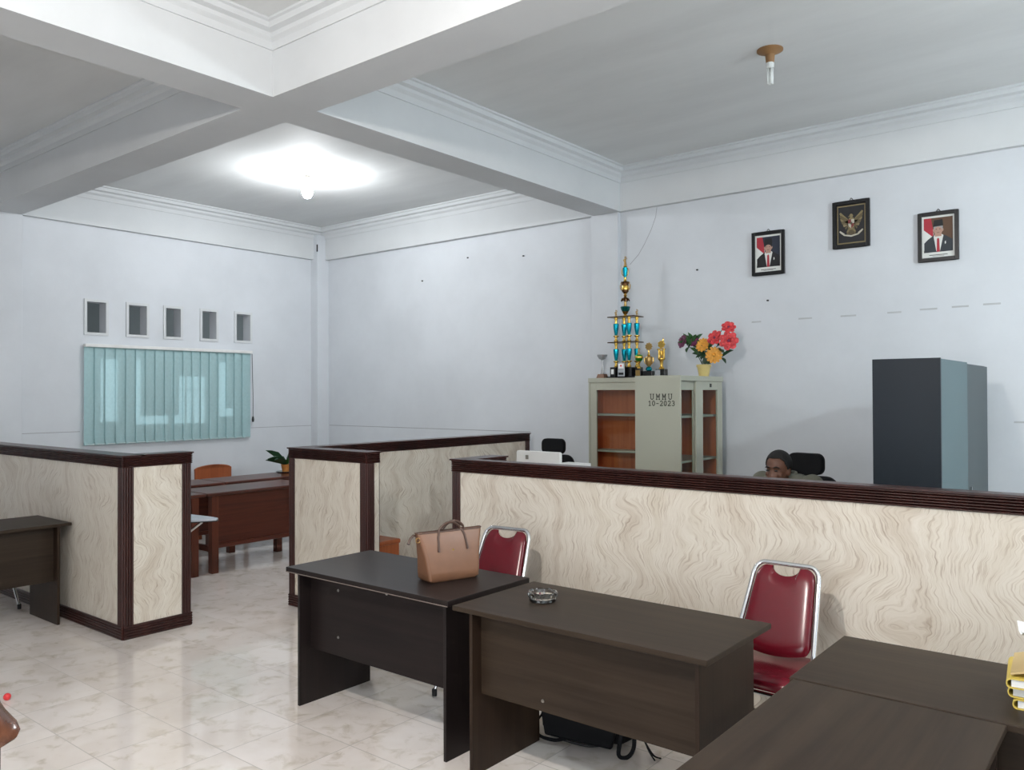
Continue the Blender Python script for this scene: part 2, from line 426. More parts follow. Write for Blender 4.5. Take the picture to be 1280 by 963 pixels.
# beams
S('ceiling_beam', B().box(-4.72, -4.38, YF, YB - .05, ZB, ZC), M['beam'])
S('ceiling_beam', B().box(XL, -4.72, 3.05, 3.39, ZB, ZC).box(-4.38, XR, 3.05, 3.39, ZB, ZC), M['beam'])
S('ceiling_beam', B().box(XL + .0, XL + .06, YF, 3.05, ZB, ZC).box(XL, XL + .06, 3.39, YB - .05, ZB, ZC), M['beam'])
S('ceiling_beam', B().box(XL, XR, YB - .06, YB, ZB, ZC), M['beam'])
# columns
S('column', B().box(XL, XL + .14, 7.10, YB, 0, ZC - .10), M['wall'], bevel=.004)
S('column', B().box(-4.74, -4.41, YB - .06, YB, 0, ZB), M['wall'], bevel=.004)
S('column', B().box(XL, XL + .06, 3.02, 3.40, 0, ZB), M['wall'], bevel=.004)
# cornices: stepped moulding round each coffer
prof = [(0.0, .150), (.010, .150), (.016, .105), (.040, .085), (.046, .062), (.082, .052), (.088, .020), (.105, .014), (.105, 0.0)]
def cornice(n, x0, x1, y0, y1):
    b = B()
    rings = [[(x0 + d, y0 + d, ZC - h), (x1 - d, y0 + d, ZC - h), (x1 - d, y1 - d, ZC - h), (x0 + d, y1 - d, ZC - h)] for d, h in prof]
    b.loft(rings, caps=False, smooth=False)
    return S('trim_%d' % n, b, M['beam'])
cornice(6, XL + .06, -4.72, 3.39, YB - .06)
cornice(7, -4.38, XR, 3.39, YB - .06)
cornice(8, -4.38, XR, YF, 3.05)
cornice(9, XL + .06, -4.72, YF, 3.05)
# marks on the back wall: crack, scuffs, small black spots; a hairline joint low on both walls
b = B()
pts = [(-3.985, 3.575), (-4.0, 3.48), (-4.05, 3.36), (-4.13, 3.22), (-4.20, 3.12), (-4.30, 3.03)]
for (xa, za), (xb, zb_) in zip(pts, pts[1:]):
    b.poly([(xa, YB - .0015, za - .003), (xb, YB - .0015, zb_ - .003), (xb - .004, YB - .0015, zb_ + .002), (xa - .004, YB - .0015, za + .003)])
S('wall_crack', b, M['crack'], wb)
for x, z, w in ((-2.96, 2.36, .09), (-2.51, 2.365, .12), (-2.14, 2.365, .13), (-1.77, 2.37, .11), (-1.51, 2.38, .13), (-1.28, 2.385, .12), (-1.06, 2.39, .12), (-.85, 1.47, .14)):
    S('scuff_mark', B().box(x - w/2, x + w/2, YB - .0015, YB + .001, z - .007, z + .007), M['mark'], wb)
for x, z in ((-7.31, 3.13), (-5.69, 3.27), (-6.54, 3.34), (-2.85, 2.55), (-3.55, 2.90)):
    S('nail_hole', B().lathe([(.011, 0), (.011, .012)], (x, YB - .006, z - .006), 8), M['blackrub'], wb)
S('hairline_joint', B().box(-9.15, -5.6, YB - .0012, YB + .001, 1.268, 1.275), M['crack'], wb)
S('hairline_joint', B().box(XL - .001, XL + .0012, 3.42, 4.0, 1.30, 1.306).box(XL - .001, XL + .0012, 6.14, 7.10, 1.268, 1.274), M['crack'], wl)
S('cable_clip', B().box(XL + .140, XL + .152, 7.085, 7.10, 3.68, 3.78), M['blackrub'], wl)

# ------------------------------------------------------------------ the room behind the left wall, seen through blind and vents
NX = -13.0
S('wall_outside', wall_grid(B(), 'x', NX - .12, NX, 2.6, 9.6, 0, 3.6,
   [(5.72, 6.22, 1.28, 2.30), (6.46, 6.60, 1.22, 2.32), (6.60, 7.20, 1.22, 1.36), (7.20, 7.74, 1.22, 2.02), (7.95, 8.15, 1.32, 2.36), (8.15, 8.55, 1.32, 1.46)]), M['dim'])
b = B()
for y, z0, z1 in ((5.97, 1.28, 2.30), (7.34, 1.22, 2.02), (7.47, 1.22, 2.02), (7.60, 1.22, 2.02)): b.box(NX - .05, NX - .02, y - .012, y + .012, z0, z1)
b.box(NX - .05, NX - .02, 6.46, 6.60, 1.78, 1.80); b.box(NX - .05, NX - .02, 7.20, 7.74, 1.78, 1.80)
S('window_6', b, M['rail'])
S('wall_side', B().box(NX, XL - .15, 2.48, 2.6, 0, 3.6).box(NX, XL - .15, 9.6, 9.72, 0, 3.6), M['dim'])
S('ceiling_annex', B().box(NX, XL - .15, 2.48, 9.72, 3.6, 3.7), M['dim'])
S('floor_annex', B().box(NX, XL - .15, 2.48, 9.72, -.1, 0), M['floor'])
b = B(); t = .045
b.box(XL - .12, XL - .05, 4.20, 4.20 + t, *WZ); b.box(XL - .12, XL - .05, 6.0 - t, 6.0, *WZ)
b.box(XL - .12, XL - .05, 4.245, 5.955, WZ[0], WZ[0] + t); b.box(XL - .12, XL - .05, 4.245, 5.955, WZ[1] - t, WZ[1]); b.box(XL - .12, XL - .05, 5.08, 5.12, WZ[0] + t, WZ[1] - t)
S('window_1', b, M['rail'])

# ------------------------------------------------------------------ vertical blind
vb = thing('vertical_blind', 'teal vertical blind covering the wide window on the left wall', 'blind', (XL, 5.07, 1.13))
b = B().box(.0, .07, -1.04, 1.05, 1.105, 1.14)
b.build('head_rail', M['rail'], vb, bevel=.004)
NS = 18; pitch = 2.08 / NS
slat0 = None
for i in range(NS):
    y = -1.04 + pitch * (i + .5)
    b = B(); hw = .0650; z0, z1 = .02, 1.105
    n = 6; ring0, ring1 = [], []
    prof_s = [(-hw + 2*hw*k/n, .004 * math.sin(PI * k / n)) for k in range(n + 1)]
    loop = [(u, q) for u, q in prof_s] + [(u, q - .0012) for u, q in reversed(prof_s)]
    a = math.radians(-9)
    rot = lambda u, q: (u * math.sin(a) + q * math.cos(a), u * math.cos(a) - q * math.sin(a))
    P = [rot(u, q) for u, q in loop]
    if slat0 is None:
        b.loft([[(x, yy, z0) for x, yy in P], [(x, yy, z1) for x, yy in P]])
        slat0 = b.build('slat', M['blind'], vb, loc=(.035, y, 0))
        w = B()
        wp = [rot(u, q) for u, q in [(-hw * .96, .006), (hw * .96, .006), (hw * .96, -.004), (-hw * .96, -.004)]]
        w.loft([[(x, yy, .02) for x, yy in wp], [(x, yy, .05) for x, yy in wp]], smooth=False)
        w0 = w.build('bottom_weight', M['blind'], slat0)
    else:
        s = slat0.copy(); COL.objects.link(s); s.parent = vb; s.location = (.035, y, 0)
        w1 = w0.copy(); COL.objects.link(w1); w1.parent = s
B().tube([(.045, -1.02 + 2.06 * k / 40, .032 - .006 * abs(math.sin(k * PI / 2.22))) for k in range(41)], .0025, 6).build('bead_chain', M['rail'], vb)
B().tube([(.06, 1.05, 1.10), (.065, 1.06, .55), (.065, 1.06, .28)], .004, 6).lathe([(.012, 0), (.016, .03), (.010, .07)], (.065, 1.06, .22), 8).build('pull_cord', M['blackplas'], vb)

# ------------------------------------------------------------------ dividers
DH = 1.28
def divider(name, label, arms, faces, DH=1.28):
    """arms: marble cored boxes (x0,x1,y0,y1); faces: (origin xy, dir xy, length, out xy, post at start, post at end)"""
    t = thing(name, label, 'divider', (0, 0, 0))
    cap, bas = B(), B()
    for (x0, x1, y0, y1) in arms:
        B().box(x0, x1, y0, y1, 0.0, DH - .012).build('marble_panel', M['marble'], t)
        cap.box(x0 - .016, x1 + .016, y0 - .016, y1 + .016, DH - .010, DH)
    Z = (0, 0, 1)
    for (ox, oy), (dx, dy), L, (nx, ny), ps, pe in faces:
        cap.flutes((ox, oy, DH - .086), (dx, dy, 0), L, Z, .076, (nx, ny, 0), 6, r=.012, base=.003)
        bas.flutes((ox, oy, .0), (dx, dy, 0), L, Z, .095, (nx, ny, 0), 5, r=.007, base=.008)
        for flag, s in ((ps, 0.0), (pe, L - .07)):
            if flag:
                B().flutes((ox + dx*s, oy + dy*s, .095), Z, DH - .086 - .095, (dx, dy, 0), .07, (nx, ny, 0), 4, r=.007, base=.004).build('corner_post', M['fluted'], t)
    cap.build('cap_rail', M['fluted'], t)
    bas.build('base_rail', M['fluted'], t)
    return t
divider('office_divider', 'low marble divider at left ending in a bright square end panel', 
    [(-9.23, -5.655, 2.725, 2.855), (-5.785, -5.655, 2.855, 3.225)],
    [((-9.23, 2.725), (1, 0), 3.575, (0, -1), 0, 1), ((-5.655, 2.725), (0, 1), .50, (1, 0), 1, 1),
     ((-5.655, 3.225), (-1, 0), .13, (0, 1), 0, 0), ((-5.785, 2.855), (-1, 0), 3.445, (0, 1), 0, 0)])
divider('office_divider', 'middle marble divider behind the black desk running back to the wall',
    [(-5.545, -4.61, 4.02, 4.14), (-5.545, -5.43, 4.14, 7.05)],
    [((-5.545, 4.02), (1, 0), .935, (0, -1), 1, 1), ((-4.61, 4.02), (0, 1), .12, (1, 0), 1, 0),
     ((-5.43, 4.14), (0, 1), 2.91, (1, 0), 0, 1), ((-4.61, 4.14), (-1, 0), .815, (0, 1), 1, 0), ((-5.545, 7.05), (0, -1), 3.03, (-1, 0), 1, 1)], DH=1.274)
divider('office_divider', 'long cream marble divider at right behind the red chairs',
    [(-3.745, 3.2, 4.02, 4.085), (-3.745, -3.625, 4.085, 4.43)],
    [((-3.745, 4.02), (1, 0), 6.945, (0, -1), 1, 1), ((-3.745, 4.43), (0, -1), .41, (-1, 0), 1, 1),
     ((-3.625, 4.085), (0, 1), .345, (1, 0), 0, 1), ((3.2, 4.085), (-1, 0), 6.8, (0, 1), 0, 0), ((-3.625, 4.43), (-1, 0), .12, (0, 1), 0, 0)], DH=1.266)

# ------------------------------------------------------------------ office desks
def desk(label, w, d, loc, rz, top, side, ovl=.08, ovr=.03, panel=(.31, .72), rec=.075, screws=(), th=.027, leg_d=None, H=.75, group=None, edge=None):
    """front (modesty side) towards local -y, origin at the middle of the footprint"""
    t = thing('office_desk', label, 'desk', loc, rz, group)
    b = B().box(-w/2, w/2, -d/2, d/2, H - th, H)
    tp = b.build('desk_top', top, t, bevel=.003)
    if edge: B().box(-w/2 + .002, w/2 - .002, -d/2 - .0015, -d/2 + .001, H - th, H - th + .004).build('edge_band', edge, tp)
    ld = leg_d or d - .11
    y0 = -d/2 + .02
    for x in (-w/2 + ovl, w/2 - ovr - .018):
        B().box(x, x + .018, y0, y0 + ld, 0.0, H - th).build('side_panel', side, t, bevel=.0015)
    mp = B().box(-w/2 + ovl + .018, w/2 - ovr - .018, y0 + rec, y0 + rec + .016, panel[0], H - th).build('modesty_panel', top, t)
    for x, z in screws:
        B().lathe([(.001, -.001), (.008, -.001), (.007, .002), (.001, .003)], (0, 0, 0), 10).build('screw', M['screw'], mp, loc=(x, y0 + rec - .001, z)).rotation_euler = (PI/2, 0, 0)
    return t
desk('black desk with the tan handbag standing on it', 1.225, .615, (-3.19, 3.038, 0), 0, M['blacklam'], M['blacklamv'], panel=(.30, .7),
     screws=((-.28, .65), (-.28, .40), (.10, .69)), edge=M['edge'])
desk('dark brown desk with the glass ashtray on its top', 1.235, .605, (-1.9015, 3.00, 0), 0, M['brownlam'], M['brownlamv'], ovl=.085, ovr=.04, panel=(.355, .7), rec=.06,
     screws=((.0 - .17, .40),), H=.748, th=.022)
desk('dark brown desk against the marble divider with the yellow folders on it', 1.24, .595, (-.375, 3.01, 0), 0, M['brownlam'], M['brownlamv'], H=.75, th=.022, ovl=.03)
desk('dark brown desk nearest the camera, butted square against the folder desk', 1.22, .612, (-.672, 2.095, 0), PI/2, M['brownlam'], M['brownlamv'], H=.749, th=.022, ovl=.03)
desk('dark brown desk at the left edge, end against the left divider', 1.20, .61, (-6.70, 2.095, 0), PI/2, M['brownlam'], M['brownlamv'], H=.75, th=.022, panel=(.315, .7), ovr=.075, rec=.07)

# ------------------------------------------------------------------ reddish timber desks at the far left
def timber_desk(label, L, d, loc, H=.77):
    t = thing('timber_desk', label, 'desk', loc)
    B().box(-d/2, d/2, -L/2, L/2, H - .03, H).build('desk_top', M['redwood'], t, bevel=.012)
    for x in (-d/2 + .02, d/2 - .09):
        for y in (-L/2 + .06, L/2 - .13):
            B().box(x, x + .07, y, y + .07, 0, H - .03).build('leg', M['redwoodv'], t, bevel=.004)
    B().box(d/2 - .065, d/2 - .045, -L/2 + .13, L/2 - .13, .27, H - .03).build('front_panel', M['redwood'], t)
    B().box(d/2 - .085, d/2 - .025, -L/2 + .13, L/2 - .13, .235, .275).build('bottom_rail', M['redwood'], t, bevel=.008)
    for y in (-L/2 + .075, L/2 - .115):
        B().box(-d/2 + .09, d/2 - .09, y, y + .04, .20, .25).build('stretcher', M['redwoodv'], t)
    return t
timber_desk('reddish wooden desk with a panelled front seen through the gap between the dividers', 1.22, .55, (-7.325, 4.80, 0))
timber_desk('reddish wooden desk mostly hidden behind the left divider, only its end post showing', 1.15, .55, (-7.325, 3.60, 0))
timber_desk('reddish wooden desk in the back row with the potted plant on it', 1.30, .52, (-8.10, 5.52, 0))
timber_desk('reddish wooden desk in the back row in front of the arched wooden chair', 1.0, .52, (-8.10, 4.36, 0))

def timber_chair(label, loc, rz, H=.87):
    """front towards local -y"""
    t = thing('wooden_chair', label, 'chair', loc, rz)
    B().box(-.22, .22, -.22, .20, .42, .45).build('seat', M['orangewood'], t, bevel=.008)
    for x in (-.21, .17):
        B().box(x, x + .04, -.21, -.17, 0, .42).build('leg', M['orangewood'], t, bevel=.003)
        B().hexa([(x, .16, 0), (x + .04, .16, 0), (x + .04, .20, 0), (x, .20, 0), (x, .19, .60), (x + .04, .19, .60), (x + .04, .23, .60), (x, .23, .60)]).build('leg', M['orangewood'], t, bevel=.003)
    n = 14
    top = [(-.24 + .48 * k / n, H - .045 + .045 * math.sin(PI * k / n) ** .6) for k in range(n + 1)]
    poly = [(-.235, .52)] + top + [(.235, .52)]
    B().prism(poly, lambda u, v, w: (u, .17 + .02 * (v - .5) + w + .35 * (u * u), v), 0, .028).build('backrest', M['orangewood'], t, bevel=.006)
    return t
timber_chair('wooden chair with arched orange-brown back behind the far desks below the blind', (-8.72, 5.38, 0), PI/2)

# low stool in the gap
t = thing('wooden_stool', 'orange-brown wooden stool by the middle divider, behind the black desk', 'stool', (-5.285, 4.74, 0))
B().box(-.13, .13, -.14, .14, .42, .46).build('seat', M['orangewood'], t, bevel=.012)
B().box(-.118, .118, -.128, .128, .28, .42).build('apron', M['orangewood'], t)
for x in (-.118, .078):
    for y in (-.128, .088): B().box(x, x + .04, y, y + .04, 0, .28).build('leg', M['orangewood'], t, bevel=.003)

# ------------------------------------------------------------------ red vinyl chairs on chrome frames (front towards local -y)
def red_chair(label, loc, rz, group=None):
    t = thing('red_chair', label, 'chair', loc, rz, group)
    yz = lambda z: -.225 + .43 * z / .90          # lean of the frame plane
    def hw(z): return .235 - (.235 - .185) * z / .5 if z < .5 else .185 - (.185 - .15) * (z - .5) / .4
    L = [(-hw(z), yz(z), z) for z in (0.02, .25, .5, .7, .84)]
    top = []
    for k in range(1, 8):
        a = PI/2 * k / 8; top.append((-hw(.84) + .05 - .05 * math.cos(a), yz(.84 + .06 * math.sin(a)), .84 + .06 * math.sin(a)))
    top.append((-hw(.84) + .05, yz(.90), .90))
    left = L + top
    right = [(-x, y, z) for x, y, z in reversed(left)]
    B().tube(left + right, .0115, 12).build('back_frame', M['chrome'], t)
    for s in (-1, 1):
        B().lathe([(.014, 0), (.015, .035), (.012, .04)], (s * hw(.02), yz(.02), 0), 10).build('foot_cap', M['blackrub'], t)
    rear = [(-.19, -.02, .435), (-.20, .06, .33), (-.215, .235, .02)]
    for s in (-1, 1):
        B().tube([(-s * x, y, z) for x, y, z in rear], .0105, 10).build('rear_leg', M['chrome'], t)
        B().lathe([(.013, 0), (.014, .03), (.011, .035)], (s * .215, .235, 0), 10).build('foot_cap', M['blackrub'], t)
    B().tube([(-.208, .16, .16), (.208, .16, .16)], .008, 8).build('stretcher', M['chrome'], t)
    # seat ring and cushion
    def rr(hx, y0, y1, r, n=6):
        P = []
        for cx, cy, a0 in ((hx - r, y1 - r, 0), (-hx + r, y1 - r, PI/2), (-hx + r, y0 + r, PI), (hx - r, y0 + r, 1.5*PI)):
            for k in range(n + 1):
                a = a0 + PI/2 * k / n; P.append((cx + r * math.cos(a), cy + r * math.sin(a)))
        return P
    ring = rr(.20, -.23, .19, .06)
    B().tube([(x, y, .437) for x, y in ring], .010, 8, closed=True).build('seat_frame', M['chrome'], t)
    b = B()
    rings = []
    for z, ins in ((.445, .012), (.450, .0), (.478, -.004), (.492, .010), (.500, .035), (.504, .09)):
        rings.append([(x * (1 - ins / .2), -.02 + (y + .02) * (1 - ins / .21), z) for x, y in ring])
    b.loft(rings); b.build('seat', M['redvinyl'], t, sharp=1.2)
    # backrest cushion: padded trapezoid with a finger notch under the top tube
    nc, nr = 49, 15
    def grid(front):
        G = []
        for i in range(nc):
            q = -1 + 2 * i / (nc - 1)
            col = []
            zb = .522 + .026 * q * q + (.03 * max(0, (abs(q) - .86) / .14) ** 2)
            zt = .890
            if abs(q) > .68: zt -= .055 * (1 - math.sqrt(max(0, 1 - ((abs(q) - .68) / .32) ** 2)))
            xq = q * .14
            if abs(xq) < .064: zt -= .040 * math.sqrt(1 - (xq / .064) ** 2)
            for j in range(nr):
                tt = j / (nr - 1); z = zb + (zt - zb) * tt
                x = q * (hw(z) - .013)
                e = (max(0, 1 - abs(q) ** 10) * max(0, 1 - abs(2 * tt - 1) ** 9)) ** .5
                y = yz(z) - (.028 * e if front else -.014 * e) - .006 * (1 - q * q)
                col.append((x, y, z))
            G.append(col)
        return G
    b = B()
    for front in (True, False):
        G = [[b.bm.verts.new(p) for p in col] for col in grid(front)]
        for i in range(nc - 1):
            for j in range(nr - 1): b._f([G[i][j], G[i+1][j], G[i+1][j+1], G[i][j+1]], True)
    b.build('backrest', M['redvinyl'], t, sharp=1.4)
    return t
rc = red_chair('red vinyl chrome chair behind the black desk, next to the handbag', (-3.03, 3.56, 0), math.radians(7))
dup(rc, (-1.395, 3.57, 0), math.radians(-2), 'red vinyl chrome chair between the ashtray desk and the folder desk')
dup(rc, (-7.36, 2.38, 0), PI/2, 'chrome-legged chair tucked behind the desk at the left edge')

# lecture chair with writing tablet behind the left divider
t = thing('lecture_chair', 'chrome chair with a pale writing tablet poking out behind the left divider', 'chair', (-6.40, 3.22, 0), PI)
B().tube([(-.20, -.18, .02), (-.20, -.17, .42), (-.20, .17, .44), (-.20, .22, .80), (.20, .22, .80), (.20, .17, .44), (.20, -.17, .42), (.20, -.18, .02)], .011, 10).build('frame', M['chrome'], t)
for s in (-1, 1): B().tube([(s * .20, .15, .43), (s * .20, .22, .02)], .011, 10).lathe([(.014, -.02), (.013, .015)], (s * .20, .22, .02), 8).build('rear_leg', M['chrome'], t)
B().box(-.20, .20, -.20, .19, .435, .475).build('seat', M['blackfab'], t, bevel=.015)
B().box(-.19, .19, .185, .215, .55, .80).build('backrest', M['blackfab'], t, bevel=.012)
pad = [(-.20, .14), (-.26, .14), (-.27, -.10), (-.34, -.22), (-.44, -.40), (-.40, -.44), (-.28, -.44), (.02, -.40), (.06, -.30), (-.02, -.20), (-.14, -.14), (-.17, .0)]
B().prism(pad, lambda u, v, w: (u, v, w), .690, .706).build('writing_tablet', M['padgrey'], t, bevel=.004)
B().prism([(-.20 + (u + .20) * 1.01, -.15 + (v + .15) * 1.01) for u, v in pad], lambda u, v, w: (u, v, w), .682, .690).build('tablet_rim', M['blackplas'], t)
B().tube([(-.205, -.10, .43), (-.225, -.18, .52), (-.28, -.27, .61), (-.35, -.33, .682)], .011, 10).build('tablet_arm', M['chrome'], t)

# wooden armchair at the lower left corner
t = thing('wooden_armchair', 'varnished wooden armchair at the bottom left corner, rounded arm showing', 'armchair', (-3.235, .785, 0), math.radians(-13))
for s, nm in ((1, 'a'), (-1, 'b')):
    y = s * .265
    b = B()
    rings = []
    for x, hwid, zt, th in ((-.30, .040, .665, .03), (-.10, .046, .665, .035), (.10, .060, .662, .038), (.22, .078, .655, .034), (.29, .080, .648, .034), (.325, .066, .638, .032), (.345, .034, .626, .022)):
        rings.append([(x, y + hwid * math.cos(2*PI*k/14), zt - th/2 + th/2 * math.sin(2*PI*k/14)) for k in range(14)])
    b.loft(rings); b.build('armrest', M['armwood'], t, sharp=1.2)
    B().tube([(.22, y, 0), (.23, y, .40), (.245, y, .63)], [.026, .032, .032], 10).build('leg', M['armwood'], t)
    B().tube([(-.30, y, 0), (-.29, y, .45), (-.33, y, .95)], [.022, .026, .02], 10).build('leg', M['armwood'], t)
B().box(-.30, .32, -.25, .25, .40, .44).build('seat', M['armwood'], t, bevel=.01)
for z in (.62, .76, .90): B().tube([(-.31, -.26, z), (-.335, 0, z), (-.31, .26, z)], .018, 8).build('back_slat', M['armwood'], t)
tag(B().ell((0, 0, .02), (.02, .02, .02), 14, 10).build('red_ball', M['red'], loc=(-5.06, 1.79, 0)), 'tiny bright red ball on the tiled floor by the armchair', 'ball')

# ------------------------------------------------------------------ handbag, ashtray, backpack, folders
t = thing('tote_bag', 'tan leather tote bag with two handles on the black desk', 'handbag', (-2.905, 3.085, .75), math.radians(73))
# local x along the bag, front (towards camera) = -y
rings = []
def bagring(hx, hy, z, n=6, r=.02, sag=0.0):
    P = []
    r = min(r, hy * .9)
    for cx, cy, a0 in ((hx - r, hy - r, 0), (-hx + r, hy - r, PI/2), (-hx + r, -hy + r, PI), (hx - r, -hy + r, 1.5*PI)):
        for k in range(n + 1):
            a = a0 + PI/2 * k / n
            x = cx + r * math.cos(a); P.append((x, cy + r * math.sin(a), z + sag * (x / hx) ** 2))
    return P
for hx, hy, z, sg in ((.135, .058, .0, 0), (.148, .070, .012, 0), (.152, .068, .05, 0), (.160, .056, .12, 0), (.174, .040, .19, 0), (.188, .026, .222, .012), (.192, .020, .232, .016)):
    rings.append(bagring(hx, hy, z, sag=sg))
b = B(); b.loft(rings, caps=False)
b.poly(list(reversed(rings[0]))); b.loft([rings[-1], bagring(.186, .015, .231, sag=.016), bagring(.176, .018, .19)], caps=False)
b.poly(bagring(.176, .018, .19)); b.build('body', M['leather'], t, sharp=0.9)
B().tube([Vector(p) for p in bagring(.192, .020, .233, sag=.016)], .0035, 6, closed=True).build('rim_trim', M['leatherd'], t)
for s, off in ((-1, 0), (1, .012)):
    P = []
    for k in range(25):
        u = k / 24.0
        x = -.085 + .17 * u
        z = .15 + .140 * math.sin(PI * u) ** .34
        yv = (-.050 if s < 0 else .050)
        yy = s * (.052 - .028 * min(1, max(0, (z - .15) / .09))) + (z > .25) * s * -.012
        P.append((x + off * (z > .24) * 3, yy - (.03 if s < 0 else -.0) * max(0, (z - .26)) * 4, z))
    B().tube(P, .0068, 8).build('handle', M['leatherd'], t)
B().tube([(-.19, 0, .235), (-.205, -.004, .240), (-.225, -.01, .225), (-.24, -.016, .20)], [.005, .006, .007, .008], 8).build('strap_end', M['leatherd'], t)
B().tube([(-.188 + .012 * math.cos(a * PI / 6), -.022, .215 + .012 * math.sin(a * PI / 6)) for a in range(12)], .0022, 6, closed=True).build('ring', M['golddull'], t)
B().box(-.004, .004, -.050, -.046, .150, .158).build('stud', M['gold'], t)

t = thing('glass_ashtray', 'round cut-glass ashtray on the brown desk', 'ashtray', (-2.245, 3.012, .748))
b = B(); seg = 32
prof_a = [(.050, 0), (.060, .004), (.058, .016), (.066, .024), (.067, .040), (.060, .044), (.052, .042), (.047, .018), (.001, .014)]
rr_ = []
for i, (r, z) in enumerate(prof_a):
    rr_.append([((r * (1 + (.045 if (k % 2 and i < 6) else 0))) * math.cos(2*PI*k/seg), (r * (1 + (.045 if (k % 2 and i < 6) else 0))) * math.sin(2*PI*k/seg), z + (.003 if (k % 4 < 2 and i in (4, 5)) else 0)) for k in range(seg)])
b.loft(rr_, smooth=False); b.build('bowl', M['glassash'], t)

t = thing('backpack', 'black backpack slumped on the floor under the brown desk', 'bag', (-2.24, 3.42, 0), math.radians(12))
rings = []
for x, hy, hz in ((-.24, .07, .10), (-.22, .11, .135), (-.10, .14, .15), (.05, .145, .15), (.17, .13, .14), (.22, .09, .11), (.235, .05, .08)):
    rings.append([(x + .01 * math.sin(5 * k), hy * math.copysign(abs(math.cos(2*PI*k/18)) ** .45, math.cos(2*PI*k/18)), .155 + hz * math.copysign(abs(math.sin(2*PI*k/18)) ** .5, math.sin(2*PI*k/18))) for k in range(18)])
b = B(); b.loft(rings); b.build('main_pouch', M['blackfab'], t, sharp=1.3)
b = B(); b.loft([[(x, -.13 - .035 * s, .13 + z * s2) for x, z in ((-.19, -.105), (.15, -.115), (.18, 0), (.15, .10), (-.19, .10), (-.21, 0))] for s, s2 in ((0, 1), (.8, .97), (1, .85))]); b.build('front_pocket', M['blackfab'], t, bevel=.01)
B().tube(smooth([(.19, -.10, .20), (.21, -.17, .12), (.20, -.19, .02), (.24, -.18, .012), (.265, -.16, .06), (.25, -.13, .16), (.22, -.10, .21)]), .010, 8, flat=.5).build('shoulder_strap', M['blackfab'], t)
B().tube(smooth([(.25, -.08, .16), (.29, -.09, .07), (.34, -.11, .015), (.38, -.12, .01)]), .008, 8, flat=.5).build('strap_tail', M['blackfab'], t)
B().tube(smooth([(.26, -.07, .15), (.31, -.10, .04), (.36, -.15, .01)]), .007, 8, flat=.5).build('strap_tail', M['blackfab'], t)
B().tube(smooth([(-.24, -.06, .10), (-.27, -.10, .04), (-.23, -.14, .012), (-.14, -.16, .012), (-.08, -.155, .03)]), .008, 8, flat=.5).build('strap_tail', M['blackfab'], t)
B().tube(smooth([(-.12, -.148, .02), (.02, -.15, .012), (.12, -.14, .03)]), .006, 6).build('zipper', M['blackplas'], t)

def folder(label, loc, rz, th, cover, tilt=0.0, w=.33, d=.24):
    t = thing('document_folder', label, 'folder', loc, rz, 'yellow folders on the desk')
    t.rotation_euler = (0, tilt, rz)
    n = 8
    b = B()                                                          # cover wraps round the spine at -x
    spine = [(-w/2 - .012 * math.sin(PI * k / n), th/2 - th/2 * math.cos(PI * k / n)) for k in range(n + 1)]
    outer = [(w/2, 0)] + spine + [(w/2, th)]
    inner = [(w/2, th - .003)] + [(x + .003, z * (1 - .006/th) + .003) for x, z in reversed(spine)] + [(w/2, .003)]
    b.prism(outer + inner, lambda u, v, q: (u, q, v), -d/2, d/2); b.build('cover', cover, t)
    B().box(-w/2 + .002, w/2 - .01, -d/2 + .006, d/2 - .006, .004, th - .004).build('paper_stack', M['paper'], t)
    return t
z = .75
folder('yellow folder of papers at the bottom of the stack by the right edge', (-.203, 2.985, z), math.radians(4), .030, M['yellow'])
folder('yellow folder with white papers in the middle of the right-edge stack', (-.210, 2.985, z + .031), math.radians(1), .032, M['yellow'])
folder('tan-edged yellow folder on top of the two others at the right edge', (-.222, 2.975, z + .064), math.radians(6), .030, M['yellow'])
bx = thing('box_file', 'thick tan box file lying on the folder stack at the right edge', 'file', (-.075, 2.99, z + .095), math.radians(3))
B().box(-.10, .12, -.11, .11, 0, .055).build('case', M['tan'], bx, bevel=.003)
B().box(-.08, .11, -.114, -.110, .012, .043).build('spine_label', M['paper'], bx)
e = B().prism([(-.15, .0), (.15, .0), (.15, .006), (-.15, .006)], lambda u, v, q: (u, q, v), -.115, .115).build('manila_envelope', M['tan'])
e.location = (-.240, 2.985, z + .139); e.rotation_euler = (0, -.27, .08)
tag(e, 'tan envelope sloping up from the yellow folders against the box file', 'envelope')
b = B(); n = 7
P = [[(-.16 + .32 * i / n, -.10 + .20 * j / n, .012 + .010 * math.sin(i * 2.1 + j) + .010 * math.cos(j * 1.7 + i * .6)) for j in range(n + 1)] for i in range(n + 1)]
for i in range(n):
    for j in range(n): b.poly([P[i][j], P[i+1][j], P[i+1][j+1], P[i][j+1]], True)
b.loft([[(-.155, -.095, .004), (.155, -.095, .004), (.155, .095, .004), (-.155, .095, .004)], [(-.155, -.095, .0), (.155, -.095, .0), (.155, .095, .0), (-.155, .095, .0)]], smooth=False)
o = b.build('crumpled_paper', M['paper'], loc=(-.165, 2.97, z + .188)); o.rotation_euler = (0, .10, .35)
o.location = (-.195, 2.97, z + .186)
tag(o, 'crumpled white paper lying on top of the folder stack', 'paper')

